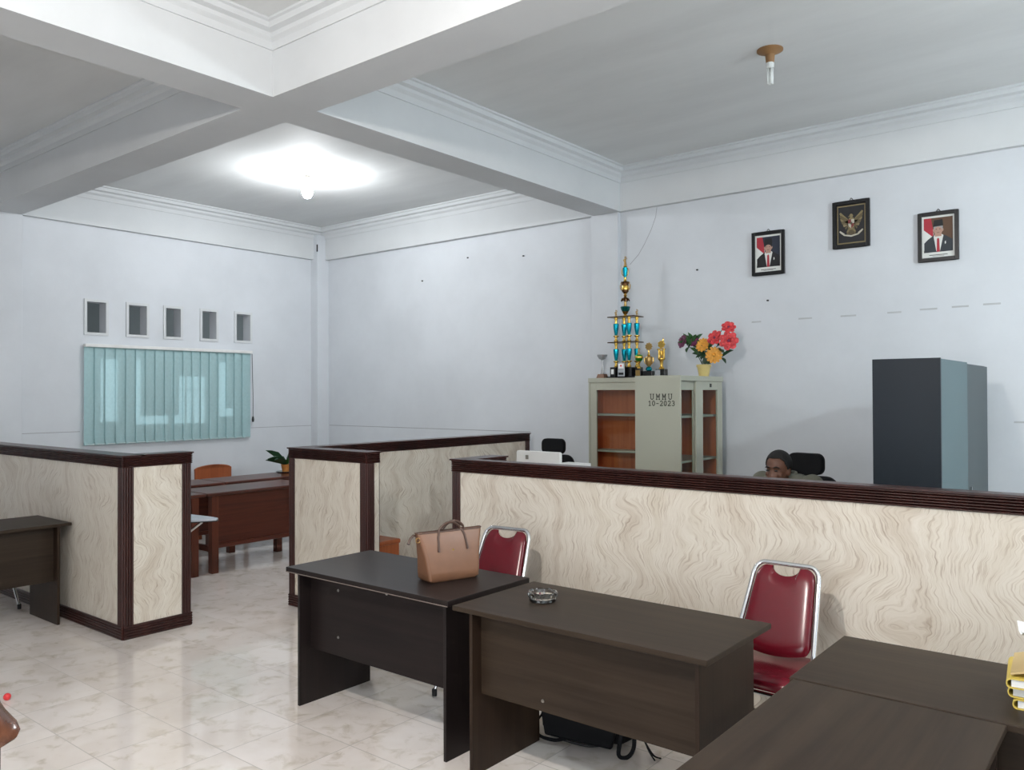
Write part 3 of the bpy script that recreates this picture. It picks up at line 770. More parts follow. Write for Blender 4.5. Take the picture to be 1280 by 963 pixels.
# ------------------------------------------------------------------ workstations behind the long divider
desk('work desk hidden behind the long divider carrying the white monitor', 1.1, .6, (-3.88, 5.25, 0), 0, M['brownlam'], M['brownlamv'], ovl=.03)
desk('work desk hidden behind the long divider in front of the seated man', 1.2, .6, (-2.05, 5.0, 0), 0, M['brownlam'], M['brownlamv'], ovl=.03)
t = thing('desktop_monitor', 'white all-in-one monitor seen from behind, over the long divider', 'monitor', (-4.055, 5.40, .75))
B().prism([(-.225, .10), (.215, .10), (.225, .11), (.225, .465), (.215, .475), (-.215, .475), (-.225, .465)], lambda u, v, w: (u, w, v), -.022, .012).build('back_shell', M['white'], t, bevel=.006)
B().box(-.21, .21, .0125, .0135, .14, .46).build('screen', M['blackgloss'], t)
B().box(-.125, -.095, -.0245, -.021, .405, .440).build('square_emblem', M['greysq'], t)
B().prism([(-.08, .012), (.08, .012), (.07, .20), (-.07, .20)], lambda u, v, w: (u, w, v), -.05, -.034).box(-.10, .10, -.09, .10, 0, .012).build('stand', M['white'], t, bevel=.004)
t = thing('printer', 'white box-like printer beside the white monitor', 'printer', (-3.70, 5.33, .75))
B().box(-.13, .13, -.15, .15, 0, .37).build('body', M['white'], t, bevel=.01)
B().box(-.11, .11, -.10, .14, .37, .395).build('lid', M['white'], t, bevel=.004)
B().box(-.10, .10, -.17, -.15, .08, .11).build('paper_slot', M['blackplas'], t)

def office_chair(label, loc, rz, zt):
    t = thing('office_chair', label, 'chair', loc, rz, 'black office chairs behind the long divider')
    def pad(x0, x1, z0, z1, y, th, nm, r=.05):
        n = 6; P = []
        for cx, cz, a0 in ((x1 - r, z1 - r, 0), (x0 + r, z1 - r, PI/2), (x0 + r, z0 + r, PI), (x1 - r, z0 + r, 1.5*PI)):
            for k in range(n + 1):
                a = a0 + PI/2*k/n; P.append((cx + r*math.cos(a), cz + r*math.sin(a)))
        b = B()
        b.loft([[(u * s, y + w + .25 * u * u * 0 , (v - (z0+z1)/2) * s + (z0+z1)/2) for u, v in P] for w, s in ((0, .94), (.008, 1), (th - .008, 1), (th, .94))])
        return b.build(nm, M['blackfab'], t, sharp=1.2)
    pad(-.128, .128, zt - .150, zt, .20, .06, 'headrest', .05)
    B().box(-.025, .025, .245, .265, zt - .22, zt - .06).build('headrest_post', M['blackplas'], t)
    pad(-.235, .235, .55, zt - .155, .19, .06, 'backrest', .09)
    pad(-.24, .24, -.24, .24, 0, .08, 'seat', .08).matrix_local = Matrix(((1,0,0,0),(0,0,1,-.02),(0,1,0,.43),(0,0,0,1)))
    B().tube([(0, .10, .42), (0, .29, .44), (0, .28, .60)], .02, 8).build('back_bar', M['blackplas'], t)
    B().lathe([(.03, .08), (.03, .25), (.02, .26), (.02, .43)], (0, 0, 0), 12).build('gas_column', M['chrome'], t)
    for s in (-1, 1):
        B().tube([(s * .24, .02, .45), (s * .285, .02, .50), (s * .285, .02, .66)], .014, 8).box(s * .285 - .04, s * .285 + .04, -.12, .14, .66, .69).build('armrest', M['blackplas'], t, bevel=.008)
    for k in range(5):
        a = 2*PI*k/5 + .3
        c, s = math.cos(a), math.sin(a)
        b = B().tube([(0, 0, .10), (.15*c, .15*s, .085), (.28*c, .28*s, .065)], [.026, .022, .016], 8)
        lg = b.build('base_leg', M['blackplas'], t)
        B().lathe([(.0, -.028), (.02, -.02), (.028, 0), (.02, .02), (0, .028)], (0, 0, 0), 10).build('caster', M['blackrub'], lg, loc=(.29*c, .29*s, .029))
    return t
office_chair('black office chair with headrest behind the white monitor', (-4.745, 6.35, 0), math.radians(4), 1.255)
office_chair('black office chair with headrest directly behind the seated man', (-2.025, 5.565, 0), math.radians(-8), 1.275)

# ------------------------------------------------------------------ seated man
def fused(name, b, mat, parent, vox=.007, it=6):
    o = b.build(name, mat, parent)
    md = o.modifiers.new('fuse', 'REMESH'); md.mode = 'VOXEL'; md.voxel_size = vox; md.use_smooth_shade = True
    sm = o.modifiers.new('soft', 'SMOOTH'); sm.factor = .5; sm.iterations = it
    return o
pm = thing('person', 'man with short black hair in olive-grey shirt sitting behind the long divider', 'person', (-2.015, 5.48, 0), math.radians(-6))
hc = Vector((0, -.13, 1.188))                                         # head centre, faces local -y
Rh = Matrix.Rotation(math.radians(4), 3, 'X')
def hp(x, y, z): return tuple(Rh @ Vector((x, y, z)) + hc)
b = B()
b.ell(hp(0, .012, .030), (.073, .092, .090), 24, 16, Rh)               # cranium
b.ell(hp(0, -.018, -.035), (.060, .072, .085), 20, 14, Rh)             # face
b.ell(hp(0, -.055, -.098), (.030, .028, .022), 14, 10, Rh)             # chin
b.ell(hp(0, -.060, -.060), (.036, .030, .024), 14, 10, Rh)             # mouth mass
b.ell(hp(0, -.092, -.030), (.014, .018, .013), 12, 8, Rh)              # nose tip
b.tube([hp(0, -.078, .016), hp(0, -.092, -.024)], [.009, .012], 10)
b.ell(hp(0, -.066, .026), (.050, .024, .013), 14, 8, Rh)               # brow
for s in (-1, 1):
    b.ell(hp(s * .073, .012, -.008), (.010, .020, .032), 12, 8, Rh)    # ear
    b.ell(hp(s * .038, -.062, -.022), (.022, .020, .020), 12, 8, Rh)   # cheek
    b.ell(hp(s * .012, -.090, -.036), (.009, .009, .008), 8, 6, Rh)
b.tube([hp(0, .015, -.05), (0, -.05, 1.11), (0, .0, 1.05)], [.055, .056, .062], 16)
b.loft([[(hx * math.copysign(abs(math.cos(a)) ** .8, math.cos(a)), cy + hy * math.copysign(abs(math.sin(a)) ** .8, math.sin(a)), z) for a in [2*PI*k/24 for k in range(24)]]
        for hx, hy, cy, z in ((.16, .11, .06, .44), (.165, .12, .06, .52), (.15, .105, .06, .66), (.165, .11, .05, .84), (.185, .105, .02, 1.01), (.17, .08, .0, 1.105), (.09, .06, -.01, 1.14))])
for s in (-1, 1):
    b.ell((s * .175, .0, 1.085), (.062, .062, .060), 14, 10)
    b.tube([(s * .185, .0, 1.08), (s * .225, -.07, .92), (s * .24, -.14, .785)], [.052, .046, .040], 14)
    b.tube([(s * .24, -.13, .775), (s * .16, -.26, .785), (s * .10, -.345, .788)], [.040, .034, .026], 14)
    # hand: palm, four fingers, thumb resting on the desk
    b.ell((s * .085, -.385, .783), (.034, .046, .016), 14, 8)
    for k, (dx, ln) in enumerate(((-.024, .060), (-.008, .070), (.008, .066), (.023, .050))):
        x0 = s * .085 + dx * s * -1
        b.tube([(x0, -.42, .785), (x0 - s * .004, -.42 - ln * .55, .788), (x0 - s * .006, -.42 - ln, .774)], [.0095, .0090, .0075], 8)
    b.tube([(s * .060, -.37, .783), (s * .038, -.395, .784), (s * .030, -.42, .778)], [.011, .010, .008], 8)
    b.tube([(s * .09, .04, .50), (s * .12, -.16, .53), (s * .13, -.38, .51)], [.085, .078, .060], 16)
    b.tube([(s * .13, -.38, .51), (s * .13, -.36, .30), (s * .13, -.33, .09)], [.058, .052, .036], 16)
    b.ell((s * .135, -.40, .045), (.042, .115, .042), 14, 10)
body = fused('body', b, M['skin'], pm, .008, 4)
b = B()                                                               # hair cap
b.ell(hp(0, .020, .036), (.077, .094, .090), 56, 40, Rh)
hair = b.build('hair', M['hair'], body)
bmh = bmesh.new(); bmh.from_mesh(hair.data)
LINE = [(0, .080), (30, .078), (48, .066), (58, .040), (70, .012), (84, -.010), (92, .012), (108, .006), (130, -.045), (180, -.060)]
def hairline(q):
    f = abs(math.degrees(math.atan2(q.x, -(q.y - .012))))
    for (a, za), (c, zc) in zip(LINE, LINE[1:]):
        if f <= c: return za + (zc - za) * (f - a) / (c - a)
    return LINE[-1][1]
kill = [v for v in bmh.verts if (lambda q: q.z < hairline(q))(Rh.inverted() @ (v.co - hc))]
bmesh.ops.delete(bmh, geom=kill, context='VERTS'); bmh.to_mesh(hair.data); bmh.free()
sd = hair.modifiers.new('thick', 'SOLIDIFY'); sd.thickness = .012; sd.offset = 0
for s in (-1, 1):
    B().ell(hp(s * .030, -.0855, .006), (.013, .006, .006), 12, 8, Rh).build('eye', M['blackplas'], body)
    B().tube([hp(s * .014, -.0905, .026), hp(s * .032, -.088, .032), hp(s * .050, -.074, .024)], [.004, .005, .003], 8).build('eyebrow', M['hair'], body)
B().tube([hp(-.022, -.084, -.064), hp(0, -.0915, -.062), hp(.022, -.084, -.064)], [.004, .0065, .004], 8).build('mouth', M['leatherd'], body)
b = B()
b.loft([[(hx * math.copysign(abs(math.cos(a)) ** .8, math.cos(a)), cy + hy * math.copysign(abs(math.sin(a)) ** .8, math.sin(a)), z) for a in [2*PI*k/24 for k in range(24)]]
        for hx, hy, cy, z in ((.185, .135, .06, .46), (.182, .138, .06, .54), (.172, .125, .06, .66), (.185, .128, .05, .84), (.205, .122, .02, 1.01), (.190, .096, .0, 1.118), (.10, .078, -.01, 1.155))])
for s in (-1, 1):
    b.ell((s * .178, .0, 1.09), (.076, .076, .072), 14, 10)
    b.tube([(s * .185, .0, 1.08), (s * .225, -.07, .92), (s * .236, -.115, .83)], [.070, .064, .060], 14)
shirt = fused('shirt', b, M['shirt'], body, .009, 5)
B().tube([(.066 * math.cos(a), -.015 + .06 * math.sin(a), 1.152 + .012 * math.sin(a)) for a in [2*PI*k/20 for k in range(20)]], .012, 8, closed=True).build('collar', M['shirt'], shirt)
b = B()
b.ell((0, .06, .50), (.18, .135, .075), 18, 10)
for s in (-1, 1):
    b.tube([(s * .09, .04, .50), (s * .12, -.16, .53), (s * .13, -.38, .51)], [.098, .090, .072], 16)
    b.tube([(s * .13, -.38, .52), (s * .13, -.36, .30), (s * .13, -.335, .10)], [.072, .064, .058], 16)
fused('trousers', b, M['trouser'], body, .010, 5)

# ------------------------------------------------------------------ display cabinet against the wall, facing -y
CX0, CX1, CY, CH = -4.61, -3.665, 6.98, 1.858
t = thing('display_cabinet', 'beige steel glass-door cabinet against the back wall below the tall trophy', 'cabinet', (CX0, CY, 0))
W = CX1 - CX0; D = .25
B().box(0, .018, 0, D, .05, CH - .02).box(W - .018, W, 0, D, .05, CH - .02).box(0, W, -.006, D, CH - .045, CH).box(0, W, 0, D, 0, .07).build('carcass', M['cab'], t, bevel=.002)
B().box(.018, W - .018, D - .012, D - .004, .07, CH - .045).box(.018, .022, .05, D - .012, .07, CH - .045).box(W - .022, W - .018, .05, D - .012, .07, CH - .045).build('back_board', M['cabback'], t)
for z in (.45, .80, 1.125, 1.49): B().box(.018, W - .018, .05, D - .012, z - .014, z + .006).build('shelf', M['cab'], t)
def cab_door(par, x0, x1, y, z0, z1, l, r, tp=.075, bt=.08):
    d = B().box(x0, x0 + l, y, y + .018, z0, z1).box(x1 - r, x1, y, y + .018, z0, z1).box(x0 + l, x1 - r, y, y + .018, z1 - tp, z1).box(x0 + l, x1 - r, y, y + .018, z0, z0 + bt).build('door', M['cab'], par, bevel=.002)
    B().box(x0 + l - .004, x1 - r + .004, y + .007, y + .010, z0 + bt - .004, z1 - tp + .004).build('glass_pane', M['cabglass'], d)
    return d
cab_door(t, .020, .63, .004, .07, CH - .047, .075, .085)
cab_door(t, .54, W - .02, .026, .07, CH - .047, .12, .075)
# second cabinet standing end-on, doors facing +x
X0, X1, Y0, Y1 = -3.64, -3.20, 6.25, 7.10
t = thing('display_cabinet', 'beige steel cabinet with black stencilled lettering on its side', 'cabinet', (X0, Y0, 0))
W2, D2 = X1 - X0, Y1 - Y0; H2 = 1.852
B().box(0, W2, 0, .018, 0, H2 + .002).build('side_panel', M['cab'], t, bevel=.002)
B().box(0, W2 - .01, D2 - .018, D2, .05, H2 - .02).box(0, W2, .018, D2, H2 - .045, H2).box(0, W2 - .02, .018, D2, 0, .07).build('carcass', M['cab'], t, bevel=.002)
B().box(.004, .012, .018, D2 - .018, .07, H2 - .045).box(.012, W2 - .06, D2 - .022, D2 - .018, .07, H2 - .045).box(.012, W2 - .06, .018, .022, .07, H2 - .045).build('back_board', M['cabback'], t)
for z in (.45, .78, 1.11, 1.50): B().box(.012, W2 - .06, .018, D2 - .018, z - .014, z + .006).build('shelf', M['cab'], t)
def cab_door_x(par, y0, y1, x, z0, z1, l, r, tp=.075, bt=.08):
    d = B().box(x, x + .018, y0, y0 + l, z0, z1).box(x, x + .018, y1 - r, y1, z0, z1).box(x, x + .018, y0 + l, y1 - r, z1 - tp, z1).box(x, x + .018, y0 + l, y1 - r, z0, z0 + bt).build('door', M['cab'], par, bevel=.002)
    B().box(x + .007, x + .010, y0 + l - .004, y1 - r + .004, z0 + bt - .004, z1 - tp + .004).build('glass_pane', M['cabglass'], d)
    return d
cab_door_x(t, .018, .43, W2 - .050, .07, H2 - .047, .03, .12)
d2 = cab_door_x(t, .31, D2 - .006, W2 - .026, .07, H2 - .047, .13, .10)
B().box(W2 - .008, W2 - .003, .58, .61, H2 - .098, H2 - .066).build('lock', M['blackplas'], d2)
# stencilled letters on the -y side panel
def stroke(b, pts, ox, oz, s, w=.0062):
    for (xa, za), (xb, zb2) in zip(pts, pts[1:]):
        a = Vector((xa * s + ox, 0, za * s + oz)); c = Vector((xb * s + ox, 0, zb2 * s + oz))
        dd = (c - a); dd.normalize(); nn = Vector((-dd.z, 0, dd.x)) * w / 2; a = a - dd * w * .3; c = c + dd * w * .3
        b.hexa([(p.x, -.0012, p.z) for p in (a - nn, c - nn, c + nn, a + nn)] + [(p.x, .0005, p.z) for p in (a - nn, c - nn, c + nn, a + nn)])
arc = lambda cx, cz, rx, rz, a0, a1, n=8: [(cx + rx * math.cos(math.radians(a0 + (a1 - a0) * k / n)), cz + rz * math.sin(math.radians(a0 + (a1 - a0) * k / n))) for k in range(n + 1)]
GL = {
 'U': [[(.12, 1), (.12, .35)] + arc(.4, .35, .28, .33, 180, 360) + [(.68, 1)], [(0, 1), (.26, 1)], [(.54, 1), (.8, 1)]],
 'M': [[(.12, 0), (.12, 1), (.40, .35), (.68, 1), (.68, 0)], [(0, 0), (.25, 0)], [(.55, 0), (.8, 0)], [(0, 1), (.12, 1)], [(.68, 1), (.8, 1)]],
 '1': [[(.2, .82), (.4, 1), (.4, 0)], [(.18, 0), (.62, 0)]],
 '0': [arc(.4, .5, .28, .5, 90, 450, 14)],
 '-': [[(.15, .45), (.65, .45)]],
 '2': [arc(.4, .72, .27, .28, 160, -30) + [(.12, 0), (.68, 0), (.68, .14)]],
 '3': [arc(.38, .76, .25, .24, 150, -90) + arc(.38, .26, .29, .26, 90, -150)],
}
b = B()
def write(txt, x0, z0, s, adv):
    for i, ch in enumerate(txt):
        for st in GL[ch]: stroke(b, st, x0 + i * adv, z0, s)
write('UMMU', .150, 1.648, .046, .058)
write('10-2023', .130, 1.595, .040, .0375)
b.build('stencil_lettering', M['ink'], t)

# ------------------------------------------------------------------ slate filing cupboard at right
t = thing('filing_cabinet', 'dark slate steel cupboard behind the long divider at right', 'cabinet', (-1.38, 5.17, 0))
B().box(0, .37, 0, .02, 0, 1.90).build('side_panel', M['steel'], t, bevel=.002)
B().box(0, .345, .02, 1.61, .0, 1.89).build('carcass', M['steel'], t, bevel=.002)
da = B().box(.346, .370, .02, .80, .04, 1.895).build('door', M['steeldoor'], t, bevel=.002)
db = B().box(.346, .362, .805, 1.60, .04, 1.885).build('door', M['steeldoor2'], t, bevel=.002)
B().box(.370, .385, .70, .72, .95, 1.08).build('handle', M['chrome'], da)
B().box(.362, .377, .88, .90, .95, 1.08).build('handle', M['chrome'], db)

# ------------------------------------------------------------------ trophies and flowers on the cabinets
ZT = CH
def lat(parent, name, mat, prof, c=(0, 0, 0), seg=16):
    return B().lathe(prof, c, seg).build(name, mat, parent)
t = thing('tall_trophy', 'tall tiered trophy with teal cups and gold columns on the cabinet', 'trophy', (-4.235, 7.09, ZT))
B().box(-.165, .165, -.10, .10, 0, .012).build('base_board', M['blackgloss'], t)
cols = [(-.095, -.025), (-.048, .055), (.062, -.035), (.105, .045)]
for cx, cy in cols:
    B().box(cx - .045, cx + .045, cy - .04, cy + .04, .012, .105).build('plinth', M['blackgloss'], t, bevel=.003)
for tier, zb0 in enumerate((.105, .36)):
    for cx, cy in cols:
        c = (cx, cy, zb0)
        k = 1.0
        lat(t, 'pedestal', M['gold'], [(.020, 0), (.022, .012), (.012, .03), (.013, .045), (.030, .058), (.030, .064), (.012, .068)], c)
        lat(t, 'cup', M['teal'], [(.012, .066), (.017, .085), (.026, .14), (.029, .178), (.027, .186), (.010, .188)], c)
        lat(t, 'neck', M['gold'], [(.012, .186), (.014, .20), (.011, .215), (.018, .232), (.018, .245)], c)
    B().box(-.155, .155, -.095, .095, zb0 + .245, zb0 + .255).build('tier_board', M['bronze'], t, bevel=.002)
z2 = .615
def figurine(par, name, c, h, mat):
    b = B(); x, y, z = c
    b.lathe([(.014, 0), (.014, h * .08), (.006, h * .1)], c, 10)
    b.tube([(x - .006, y, z + h * .08), (x - .004, y, z + h * .45), (x, y, z + h * .5)], h * .06, 8)
    b.tube([(x + .010, y, z + h * .08), (x + .004, y, z + h * .45), (x, y, z + h * .5)], h * .06, 8)
    b.tube([(x, y, z + h * .42), (x, y, z + h * .62), (x, y, z + h * .76)], [h * .07, h * .10, h * .07], 8)
    b.tube([(x, y, z + h * .72), (x + h * .2, y, z + h * .66), (x + h * .12, y, z + h * .9)], h * .04, 6)
    b.tube([(x, y, z + h * .72), (x - h * .2, y, z + h * .6), (x - h * .10, y, z + h * .45)], h * .04, 6)
    b.ell((x, y, z + h * .88), (h * .075, h * .075, h * .09), 10, 8)
    return b.build(name, mat, par)
for cx, cy in (cols[0], cols[3]): figurine(t, 'figurine', (cx, cy, z2), .075, M['golddull'])
cc = (0, 0, z2)
lat(t, 'bowl', M['gold'], [(.022, 0), (.020, .01), (.012, .02), (.022, .03), (.034, .05)], cc)
lat(t, 'bowl', M['tealdark'], [(.034, .05), (.044, .07), (.050, .095), (.046, .10), (.012, .098)], cc)
lat(t, 'neck', M['golddull'], [(.012, .098), (.016, .112), (.012, .13), (.014, .15)], cc)
b = B()
for k in range(8):
    a = 2*PI*k/8
    b.tube([(cc[0] + .012*math.cos(a), cc[1] + .012*math.sin(a), cc[2] + .185), (cc[0] + .03*math.cos(a), cc[1] + .03*math.sin(a), cc[2] + .175), (cc[0] + .045*math.cos(a), cc[1] + .045*math.sin(a), cc[2] + .155)], [.010, .011, .004], 6)
b.lathe([(.014, .15), (.016, .17), (.022, .185), (.012, .20)], cc, 12); b.build('petal_collar', M['bronze'], t)
lat(t, 'neck', M['gold'], [(.012, .20), (.020, .21), (.010, .222), (.016, .232)], cc)
lat(t, 'urn', M['bronze'], [(.016, .232), (.034, .25), (.038, .285)], cc)
lat(t, 'urn_band', M['gold'], [(.0385, .270), (.039, .285), (.037, .305), (.036, .31)], cc)
lat(t, 'urn', M['bronze'], [(.036, .305), (.034, .325), (.042, .348), (.036, .352), (.012, .352)], cc)
for s in (-1, 1):
    B().tube([(s*.036, 0, z2 + .265), (s*.054, 0, z2 + .28), (s*.056, 0, z2 + .315), (s*.046, 0, z2 + .33), (s*.052, 0, z2 + .345)], .005, 8).build('handle', M['golddull'], t)
lat(t, 'neck', M['gold'], [(.012, .352), (.016, .36), (.011, .375), (.015, .395)], cc)
lat(t, 'cup', M['teal'], [(.014, .395), (.019, .42), (.026, .47), (.027, .492), (.010, .495)], cc)
for s in (-1, 1):
    B().tube([(s*.020, 0, z2 + .41), (s*.036, 0, z2 + .43), (s*.036, 0, z2 + .47), (s*.028, 0, z2 + .488)], .004, 8).build('handle', M['gold'], t)
lat(t, 'neck', M['gold'], [(.010, .493), (.020, .503), (.010, .515)], cc)
figurine(t, 'figurine', (0, 0, z2 + .51), .10, M['golddull'])

t = thing('award_plaque', 'small silver plaque standing against the tall trophy base', 'plaque', (-4.215, 6.968, ZT))
B().box(-.038, .038, 0, .010, .012, .150).build('plate', M['silver'], t, bevel=.002)
B().box(-.030, .030, -.002, .0, .09, .14).build('badge', M['paper'], t)
B().lathe([(.010, 0), (.010, .002)], (0, 0, 0), 12).build('seal', M['coral'], t, loc=(0, -.002, .118)).rotation_euler = (PI/2, 0, 0)
B().box(-.028, .028, -.0016, .0, .028, .050).build('inscription_bar', M['blackgloss'], t)
B().box(-.042, .042, -.006, .022, 0, .012).build('foot', M['blackgloss'], t)
t = thing('award_plaque', 'little black plaque with a pale tag left of the silver plaque', 'plaque', (-4.315, 6.970, ZT))
B().box(-.030, .030, 0, .014, .0, .105).build('plate', M['blackgloss'], t, bevel=.003)
B().box(-.016, .016, -.002, .0, .035, .085).build('tag', M['paper'], t)

t = thing('cup_trophy', 'pale frosted cup trophy on a slim stem left of the tall trophy', 'trophy', (-4.505, 7.08, ZT))
B().hexa([(-.050, -.04, 0), (.050, -.04, 0), (.050, .04, 0), (-.050, .04, 0), (-.038, -.03, .042), (.038, -.03, .042), (.038, .03, .042), (-.038, .03, .042)]).build('base', M['leather'], t, bevel=.003)
lat(t, 'stem', M['cupglass'], [(.022, .042), (.016, .06), (.010, .12), (.008, .18), (.012, .19)])
lat(t, 'bowl', M['silver'], [(.010, .188), (.034, .198), (.050, .222), (.054, .240), (.051, .240), (.046, .224), (.030, .205), (.004, .200)], seg=24)

t = thing('small_trophy', 'small trophy with a green ball cup, closest to the tall trophy', 'trophy', (-4.005, 6.955, ZT), 0)
B().box(-.030, .030, -.022, .030, 0, .085).build('base', M['blackgloss'], t, bevel=.003)
B().box(-.024, .024, -.024, -.022, .015, .070).build('name_plate', M['golddull'], t)
lat(t, 'stem', M['gold'], [(.018, .085), (.020, .10), (.008, .115), (.010, .135), (.022, .155)])
lat(t, 'cup', M['green'], [(.022, .155), (.036, .172), (.040, .195), (.034, .215), (.014, .222)])
lat(t, 'cup_band', M['gold'], [(.0395, .186), (.0412, .192), (.0412, .198), (.0395, .204)])
figurine(t, 'figurine', (0, 0, .222), .07, M['golddull'])

def star_disc(par, name, mat, c, r, lobes=9):
    b = B(); P = []
    for k in range(lobes * 4):
        a = 2*PI*k/(lobes*4); q = r * (1 + .13 * math.cos(lobes * a)); P.append((q * math.cos(a), q * math.sin(a)))
    b.prism(P, lambda u, v, w: (c[0] + u, c[1] + w, c[2] + v), -.006, .006)
    return b.build(name, mat, par, bevel=.002)
t = thing('small_trophy', 'gold cup trophy with a round star top and blue foot', 'trophy', (-3.915, 6.99, ZT), 0)
B().box(-.048, .048, -.03, .03, 0, .060).build('base', M['blackgloss'], t, bevel=.003)
lat(t, 'foot', M['teal'], [(.020, .060), (.030, .068), (.032, .082), (.022, .098), (.012, .102)])
lat(t, 'cup', M['golddull'], [(.012, .102), (.022, .115), (.034, .15), (.036, .185), (.030, .20), (.010, .203)])
for s in (-1, 1): B().tube([(s*.030, 0, .125), (s*.050, 0, .15), (s*.046, 0, .19), (s*.034, 0, .185)], .004, 8).build('handle', M['gold'], t)
lat(t, 'neck', M['gold'], [(.010, .203), (.016, .215), (.007, .23), (.007, .26)])
star_disc(t, 'star_top', M['golddull'], (0, 0, .298), .036)
t = thing('small_trophy', 'bright gold trophy with two pillars, rightmost of the trophies', 'trophy', (-3.775, 6.985, ZT), 0)
B().box(-.050, .050, -.032, .032, 0, .075).build('base', M['blackgloss'], t, bevel=.003)
B().box(-.046, .002, -.034, -.032, .008, .068).build('name_plate', M['silver'], t)
lat(t, 'column', M['gold'], [(.026, .075), (.028, .085), (.014, .10), (.016, .14), (.020, .155), (.036, .17), (.036, .178), (.020, .185)])
for s in (-1, 1): B().tube([(s*.026, 0, .18), (s*.026, 0, .265)], .010, 10).build('pillar', M['gold'], t)
lat(t, 'cup', M['gold'], [(.006, .185), (.012, .20), (.016, .235), (.012, .255)])
B().box(-.040, .040, -.016, .016, .262, .272).build('crossbar', M['gold'], t, bevel=.002)
star_disc(t, 'star_top', M['gold'], (0, 0, .312), .036, 7)
figurine(t, 'figurine', (.018, -.002, .318), .060, M['gold'])

t = thing('flower_pot', 'cream pot of artificial coral, orange and purple flowers on the cabinet', 'flowers', (-3.285, 6.875, H2))
lat(t, 'pot', M['cream'], [(.042, 0), (.046, .01), (.060, .085), (.066, .088), (.068, .108), (.062, .110), (.054, .085), (.004, .08)], seg=24)
def flower(name, mat, c, r, n, nrm, layers=3, wide=.34, heart='purplepetal'):
    b = B(); nrm = Vector(nrm); nrm.normalize()
    q = nrm.to_track_quat('Z', 'Y').to_matrix()
    for L in range(layers):
        rad = r * (1 - .24 * L); lift = .16 + .42 * L
        for k in range(n - L):
            a = 2*PI*(k + .5 * L)/(n - L); R = Matrix.Rotation(a, 3, 'Z')
            w = rad * wide
            pts = [(.004, -w*.25, 0), (rad*.55, -w, rad*lift*.7), (rad*.95, -w*.5, rad*lift*.9), (rad, 0, rad*lift*.75), (rad*.95, w*.5, rad*lift*.9), (rad*.55, w, rad*lift*.7), (.004, w*.25, 0)]
            top = [Vector(c) + q @ (R @ Vector(p)) for p in pts]
            bot = [p - nrm * .003 for p in top]
            b.loft([bot, top], smooth=False)
    o = b.build(name, mat, t)
    B().ell(Vector(c) + nrm * r * .10, (r*.17, r*.17, r*.17), 10, 6).build('flower_heart', M[heart], o)
    return o
def leafs(name, mat, specs):
    b = B()
    for c, d, L, w in specs:
        c = Vector(c); d = Vector(d); d.normalize(); s = d.cross(Vector((0, .4, 1))); s.normalize(); u = s.cross(d)
        prof_l = [(0, 0), (.25, .8), (.55, 1), (.8, .6), (1, 0)]
        Lp = [c + d*L*p + s*w*q + u*L*.22*math.sin(PI*p) for p, q in prof_l]; Rp = [c + d*L*p - s*w*q + u*L*.22*math.sin(PI*p) for p, q in prof_l[1:-1]]
        loop = Lp + list(reversed(Rp))
        b.loft([[p - u*.0015 for p in loop], [p + u*.0015 for p in loop]], smooth=False)
    return b.build(name, mat, t)
for p in ((-.10, -.02, .29), (0, -.02, .26), (.10, -.03, .20), (.10, .0, .35), (.17, .02, .42), (.20, 0, .33), (-.17, 0, .30)):
    B().tube([(0, 0, .08), (p[0]*.4, p[1]*.5, .08 + (p[2]-.08)*.6), p], .0035, 6).build('flower_stem', M['leafd'], t)
flower('coral_flower', M['coral'], (.120, -.02, .345), .075, 7, (-.1, -1, .4), 3, .42)
flower('coral_flower', M['coral'], (.245, -.01, .315), .088, 7, (.4, -1, .1), 3, .42)
flower('coral_flower', M['coral'], (.235, .01, .435), .066, 7, (.4, -.8, .6), 3, .42)
flower('orange_flower', M['orangepetal'], (.005, -.03, .285), .068, 12, (0, -1, .3), 3, .26, 'orangepetal')
flower('orange_flower', M['orangepetal'], (.118, -.04, .190), .078, 13, (.3, -1, .1), 3, .26, 'orangepetal')
flower('purple_flower', M['purplepetal'], (-.190, -.03, .325), .066, 7, (-.5, -.8, .3), 2, .5)
flower('purple_flower', M['purplepetal'], (-.085, -.02, .318), .050, 7, (0, -.8, .5), 2, .5)
random.seed(3)
leafs('leaves', M['leaf'], [((-.12 + random.uniform(-.05, .06), random.uniform(-.03, .03), .29 + random.uniform(-.05, .05)), (random.uniform(-1, .6), random.uniform(-.8, .2), random.uniform(-.3, .9)), random.uniform(.07, .12), .02) for _ in range(18)])
leafs('leaves', M['leafd'], [((random.uniform(-.05, .2), random.uniform(-.02, .03), random.uniform(.17, .30)), (random.uniform(-.8, 1), random.uniform(-.6, .3), random.uniform(-.5, .6)), random.uniform(.06, .11), .02) for _ in range(26)])
leafs('leaves', M['leafd'], [((.03 + random.uniform(-.03, .03), random.uniform(-.03, .03), .11), (random.uniform(-.5, .6), random.uniform(-.6, .2), 1), random.uniform(.05, .09), .018) for _ in range(12)])

